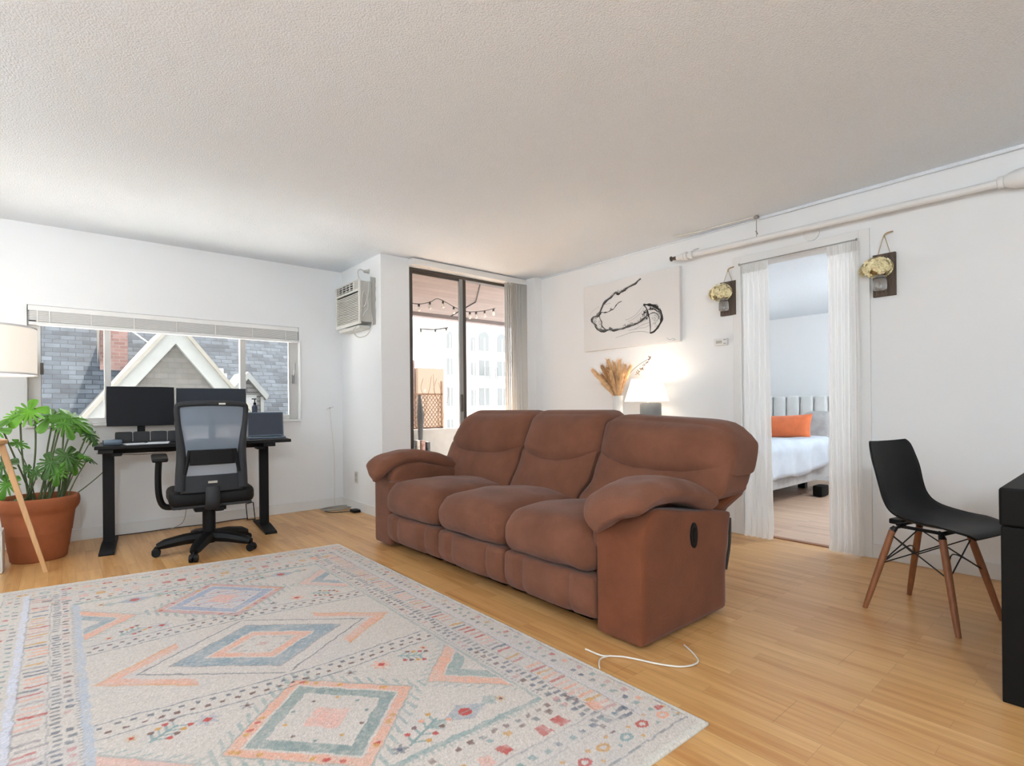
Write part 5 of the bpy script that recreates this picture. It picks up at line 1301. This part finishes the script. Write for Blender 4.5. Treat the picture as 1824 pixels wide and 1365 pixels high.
    bm = B(); rbox(bm, (-.06,4.85,.392), (.016,.012,.012), .006, 4); tag(obj('pebble', bm, M['cordg'], None, True), 'small pale stone lying on the soil of the terracotta pot', 'stone')
make_plant()

# ------------------------------------------------------------------ floor lamp (left)
def make_floor_lamp():
    cx, cy = -.36, 4.47
    t = thing('floor_lamp', 'lit floor lamp with white drum shade on beech tripod legs, at the left edge', 'lamp', (cx, cy, 0))
    bm = B(); lathe(bm, [(.248,1.245),(.250,1.245),(.250,1.53),(.248,1.53)], (cx, cy, 0), 64, False); sh = obj('lamp_shade', bm, M['fshade'], t, True)
    for za in (1.24, 1.523):
        bm = B(); lathe(bm, [(.2515,za),(.2515,za+.012)], (cx, cy, 0), 64, False); obj('shade_trim', bm, M['sheet'], sh, True)
    bm = B(); lathe(bm, [(.02,.822),(.108,.822),(.112,.828),(.112,.846),(.108,.85),(.02,.85)], (cx, cy, 0), 40); obj('tray', bm, M['lightwood'], t, True)
    bm = B(); tube(bm, [(cx, cy, .85), (cx, cy, 1.30)], .010, 10); obj('pole', bm, M['black'], t, True)
    bm = B(); lathe(bm, [(.015,1.30),(.03,1.34),(.034,1.37),(.02,1.40)], (cx, cy, 0), 16); obj('bulb', bm, M['fshade'], t, True)
    for fx, fy in ((-.078, 4.476), (-.50, 4.71), (-.50, 4.23)):
        d = Vector((fx-cx, fy-cy, 0)).normalized(); s = Vector((-d.y, d.x, 0)); top = Vector((cx, cy, .821))+d*.082
        bm = B(); A = []
        for P, w, h in ((top, .020, .017), (Vector((fx, fy, 0)), .013, .012)):
            A.append([bm.verts.new(P+s*w+d*h), bm.verts.new(P+s*w-d*h), bm.verts.new(P-s*w-d*h), bm.verts.new(P-s*w+d*h)])
        for k in range(4): bm.faces.new((A[0][k], A[0][(k+1)%4], A[1][(k+1)%4], A[1][k]))
        bm.faces.new(A[0]); bm.faces.new(A[1][::-1]); obj('leg', bm, M['lightwood'], t, bevel=.004)
    bm = B(); box(bm, cx-.02, cx+.05, cy-.075, cy-.065, .80, .822); obj('bracket', bm, M['black'], t)
    li = bpy.data.lights.new('lamp_bulb_light', 'POINT'); li.energy = 4; li.color = (1,.9,.78); li.shadow_soft_size = .05
    lo = bpy.data.objects.new('bulb_light', li); COL.objects.link(lo); lo.location = (0, 0, 1.56); lo.parent = t
    li = bpy.data.lights.new('lamp_bulb_light2', 'POINT'); li.energy = 1.7; li.color = (1,.86,.70); li.shadow_soft_size = .04
    lo = bpy.data.objects.new('bulb_light', li); COL.objects.link(lo); lo.location = (3.85, 2.745, 1.245)
    bm = B(); rbox(bm, (-.36, 4.70, .135), (.078, .09, .135), .012, 6); a = obj('air_purifier', bm, M['white'], None, True); tag(a, 'white boxy appliance at the left edge, standing beside the terracotta pot', 'appliance')
make_floor_lamp()

# ------------------------------------------------------------------ dining chair and black table, right
def make_dining_chair():
    a = math.atan2(-.24, .97)
    t = thing('dining_chair', 'black shell chair on splayed walnut legs, beside the black table', 'chair', (3.19, .655, 0), a)
    # local x = width, local -y = front
    prof = [(.205,.825,.155),(.200,.80,.178),(.192,.74,.192),(.182,.68,.196),(.170,.60,.192),(.155,.54,.194),(.125,.490,.203),(.080,.458,.216),(.02,.443,.226),(-.06,.437,.230),(-.14,.441,.226),(-.19,.444,.214),(-.225,.440,.195),(-.245,.425,.165)]
    pts = cr_spline([Vector(p) for p in prof], 4); n = 20
    bm = B(); G = []
    for q, p in enumerate(pts):
        d = pts[min(q+1, len(pts)-1)]-pts[max(q-1, 0)]; d = Vector((d.x, d.y)).normalized(); nr = Vector((-d.y, d.x))  # normal in (y,z)
        if nr.x > 0: nr = -nr
        if d.y < -.5: nr = Vector((-abs(nr.x), abs(nr.y)))
        else: nr = Vector((-abs(nr.x), abs(nr.y)))
        row = []
        u = q/(len(pts)-1); cv = .035*math.sin(PI*min(1, u*1.15))+.018
        if u > .75: cv *= max(.15, 1-(u-.75)*3.2)
        for i in range(n+1):
            s = -1+2*i/n; off = cv*abs(s)**2.4
            row.append(bm.verts.new((s*p.z, p.x+nr.x*off, p.y+nr.y*off)))
        G.append(row)
    for q in range(len(G)-1):
        for i in range(n): bm.faces.new((G[q][i], G[q][i+1], G[q+1][i+1], G[q+1][i]))
    o = obj('seat_shell', bm, M['blackpl'], t, True, local=True, angle=180); s = o.modifiers.new('t', 'SOLIDIFY'); s.thickness = .007; s.offset = 0
    tops = {}; 
    for sx in (-1, 1):
        for sy in (-1, 1):
            top = Vector((sx*.120, sy*.105, .395)); ft = Vector((sx*.195, sy*.195, 0)); tops[(sx, sy)] = (top, ft)
            bm = B(); tube(bm, [ft, ft*.85+top*.15, ft*.35+top*.65, top], [.0105,.013,.0155,.0145], 12); l = obj('leg', bm, M['walnut'], t, True, local=True)
            bm = B(); tube(bm, [top, top+Vector((-sx*.01, -sy*.01, .018))], [.0165,.012], 10); tube(bm, [top+Vector((-sx*.004,-sy*.004,.012)), Vector((sx*.07, sy*.07, .418))], .006, 6); obj('leg_cap', bm, M['wire'], l, True, local=True)
    def on(k, f): return tops[k][0]*(1-f)+tops[k][1]*f
    bm = B()
    for a_, b_ in (((-1,-1),(1,-1)),((-1,1),(1,1)),((-1,-1),(-1,1)),((1,-1),(1,1))):
        tube(bm, [on(a_, .05), on(b_, .42)], .0032, 6); tube(bm, [on(b_, .05), on(a_, .42)], .0032, 6)
    tube(bm, cr_spline([on((-1,-1),.42), Vector((0,-.09,.31)), on((1,-1),.42)], 6), .0032, 6); tube(bm, cr_spline([on((-1,1),.42), Vector((0,.09,.31)), on((1,1),.42)], 6), .0032, 6)
    obj('wire_brace', bm, M['wire'], t, True, local=True)
    bm = B(); box(bm, -.10, .10, -.10, -.08, .408, .420); box(bm, -.10, .10, .08, .10, .418, .430); box(bm, -.09, -.07, -.1, .1, .408, .420); box(bm, .07, .09, -.1, .1, .408, .420); rbox(bm, (0,.13,.425), (.05,.03,.014), .006, 3); obj('mounting_plate', bm, M['black'], t, local=True)
make_dining_chair()
def make_table():
    t = thing('black_table', 'solid black table with a panel end at the right edge, by the shell chair', 'table', (2.8, -.2, 0))
    bm = B(); box(bm, 2.427, 3.45, -.75, .312, .60, .728); obj('table_top', bm, M['blackwood'], t, bevel=.008)
    bm = B(); box(bm, 2.432, 2.50, -.745, .308, 0, .597); obj('panel_leg', bm, M['blackwood'], t, bevel=.004)
    bm = B(); box(bm, 3.38, 3.445, -.745, .0, 0, .597); obj('panel_leg', bm, M['blackwood'], t, bevel=.004)
make_table()

# ------------------------------------------------------------------ cords, outlets by the window corner
def corner_things():
    t = thing('wall_hook_cord', 'thin white cord hanging from a small hook on the window wall, near the corner', 'cord', (2.114, YW, 1.02))
    bm = B(); tube(bm, [(2.114, YW-.016, 1.023), (2.114, YW-.001, 1.023)], .006, 8); tube(bm, [(2.08, YW-.008, 1.01), (2.15, YW-.008, 1.035)], .0018, 5); obj('hook', bm, M['cordg'], t, True)
    cord('cord', [(2.114,YW-.016,1.02),(2.125,YW-.012,.85),(2.15,YW-.012,.6),(2.155,YW-.013,.35),(2.15,YW-.02,.1),(2.15,YW-.03,.02)], .0028, M['cordw'], '', parent=t)
    t = thing('cable_coil', 'loose coil of grey cable on the floor in the corner of the room', 'cable', (2.08, 5.2, 0))
    bm = B(); rnd = random.Random(6)
    for k in range(3):
        r = .09+.02*k; tube(bm, cr_spline([(2.10+math.cos(a)*r*1.2+rnd.uniform(-.01,.01), 5.22+math.sin(a)*r*.7+rnd.uniform(-.01,.01), .008+.006*k) for a in [2*PI*q/9 for q in range(10)]], 4), .0045, 6)
    obj('loop', bm, M['cordg'], t, True)
    bm = B(); tube(bm, cr_spline([(1.98,5.20,.006),(2.0,5.10,.006),(2.06,5.05,.006),(2.13,5.03,.008),(2.18,5.0,.008)], 5), .004, 6); obj('loop', bm, M['cordb'], t, True)
    bm = B(); rbox(bm, (2.19, 4.97, .015), (.035, .05, .014), .006, 4); tag(obj('power_adapter', bm, M['black'], None, True), 'small black power adapter on the floor beside the sofa end', 'adapter')
    t = thing('wall_outlet', 'white outlet plate low on the short wall behind the sofa arm', 'outlet', (X0, 5.07, .33))
    bm = B(); box(bm, X0-.006, X0-.0006, 5.03, 5.10, .27, .385); obj('plate', bm, M['offwhite'], t, bevel=.002)
    bm = B(); box(bm, X0-.009, X0-.006, 5.048, 5.082, .288, .322); box(bm, X0-.009, X0-.006, 5.048, 5.082, .334, .368); obj('socket', bm, M['greywhite'], t)
    cord('desk_cable', [(.30,YW-.03,.006),(.5,YW-.05,.006),(.75,YW-.035,.006),(1.0,YW-.06,.006),(1.2,YW-.03,.006),(1.32,YW-.04,.006)], .004, M['cordb'], 'dark cable lying along the baseboard under the standing desk')
    cord('desk_cable', [(.78,5.02,.70),(.82,5.2,.62),(.84,5.30,.45),(.83,5.36,.2),(.80,5.355,.05),(.7,5.33,.006)], .003, M['cordg'], 'grey cable dropping from the middle of the standing desk to the floor')
    cord('desk_cable', [(.2,5.0,.70),(.5,5.2,.665),(.8,5.22,.68),(1.2,5.0,.69)], .0035, M['cordg'], 'grey cable slung sideways under the standing desk')
    bm = B(); tube(bm, [(1.30,5.30,.0),(1.29,5.31,.15)], .004, 6); tube(bm, [(1.36,5.28,.0),(1.35,5.30,.16)], .004, 6); tube(bm, [(1.29,5.31,.15),(1.35,5.30,.16)], .004, 6); tube(bm, [(1.30,5.30,.004),(1.36,5.28,.004)], .004, 6)
    tag(obj('wire_stand', bm, M['black'], None, True), 'small black wire stand on the floor behind the right desk leg', 'stand')
    t = thing('panel_outline', 'flat painted cover panel on the wall beneath the window, left of the desk leg', 'wall panel', (.12, YW, .6))
    bm = B(); box(bm, -.35, .115, YW-.004, YW-.0006, .10, .70); obj('cover', bm, M['wall'], t, bevel=.001)
corner_things()

# ------------------------------------------------------------------ added unseen fill lamps, and daylight
def fill_lamp(x, y, z, e, label):  # lamp added out of view to brighten the rooms
    t = thing('added_fill_light', label, 'fill light', (x, y, z))
    bm = B(); lathe(bm, [(.16,-.001),(.165,-.02),(.15,-.03)], (x, y, z), 32); obj('mount', bm, M['trim'], t, True)
    bm = B(); lathe(bm, [(.14,-.031),(.14,-.06),(.10,-.085),(.03,-.095)], (x, y, z), 32); obj('diffuser', bm, M['fill_lamp'], t, True)
    li = bpy.data.lights.new('fill_point', 'POINT'); li.energy = e; li.color = (.82,.925,1); li.shadow_soft_size = .14
    lo = bpy.data.objects.new('fill_point', li); COL.objects.link(lo); lo.location = (0, 0, -.25); lo.parent = t
fill_lamp(-.65, -1.4, H, 72, 'added round flush fill light in the part of the room behind the viewer')
fill_lamp(-1.5, 3.3, H, 23, 'added round flush fill light to the left, outside the view')
fill_lamp(6.0, .9, bh, 42, 'added round flush fill light in the bedroom, out of view')

w = bpy.data.worlds.new('world'); S.world = w; w.use_nodes = True
nt = w.node_tree; nt.nodes.clear()
bg = nt.nodes.new('ShaderNodeBackground'); out = nt.nodes.new('ShaderNodeOutputWorld')
bg.inputs[0].default_value = (.93,.97,1,1); bg.inputs[1].default_value = 2.0
nt.links.new(bg.outputs[0], out.inputs[0])
sun = bpy.data.lights.new('sun', 'SUN'); sun.energy = 30; sun.angle = R(2); sun.color = (1,.95,.88)
so = bpy.data.objects.new('sun', sun); COL.objects.link(so); so.rotation_euler = Vector((-.22, -.62, -.74)).to_track_quat('-Z', 'Y').to_euler()
def portal(name, loc, sx, sy, d):
    l = bpy.data.lights.new(name, 'AREA'); l.shape = 'RECTANGLE'; l.size = sx; l.size_y = sy; l.cycles.is_portal = True
    o = bpy.data.objects.new(name, l); COL.objects.link(o); o.location = loc; o.rotation_euler = Vector(d).to_track_quat('-Z', 'Z').to_euler()
portal('portal_window', ((WX0+WX1)/2, YW+.13, (WZ0+WZ1)/2), 2.0, .92, (0,-1,0))
portal('portal_slider', ((SX0+SX1)/2, YS+.14, SZ1/2), 1.45, 2.36, (0,-1,0))
portal('portal_bedroom', (5.65, by1+.09, 1.42), 1.9, 1.25, (0,-1,0))
portal('portal_left', (XL-.14, .65, 1.5), 2.5, 1.4, (1,0,0))

vs = S.view_settings
S.display_settings.display_device = 'sRGB'
vs.view_transform = 'Standard'; vs.look = 'None'; vs.gamma = 1; vs.use_curve_mapping = False; vs.exposure = .95
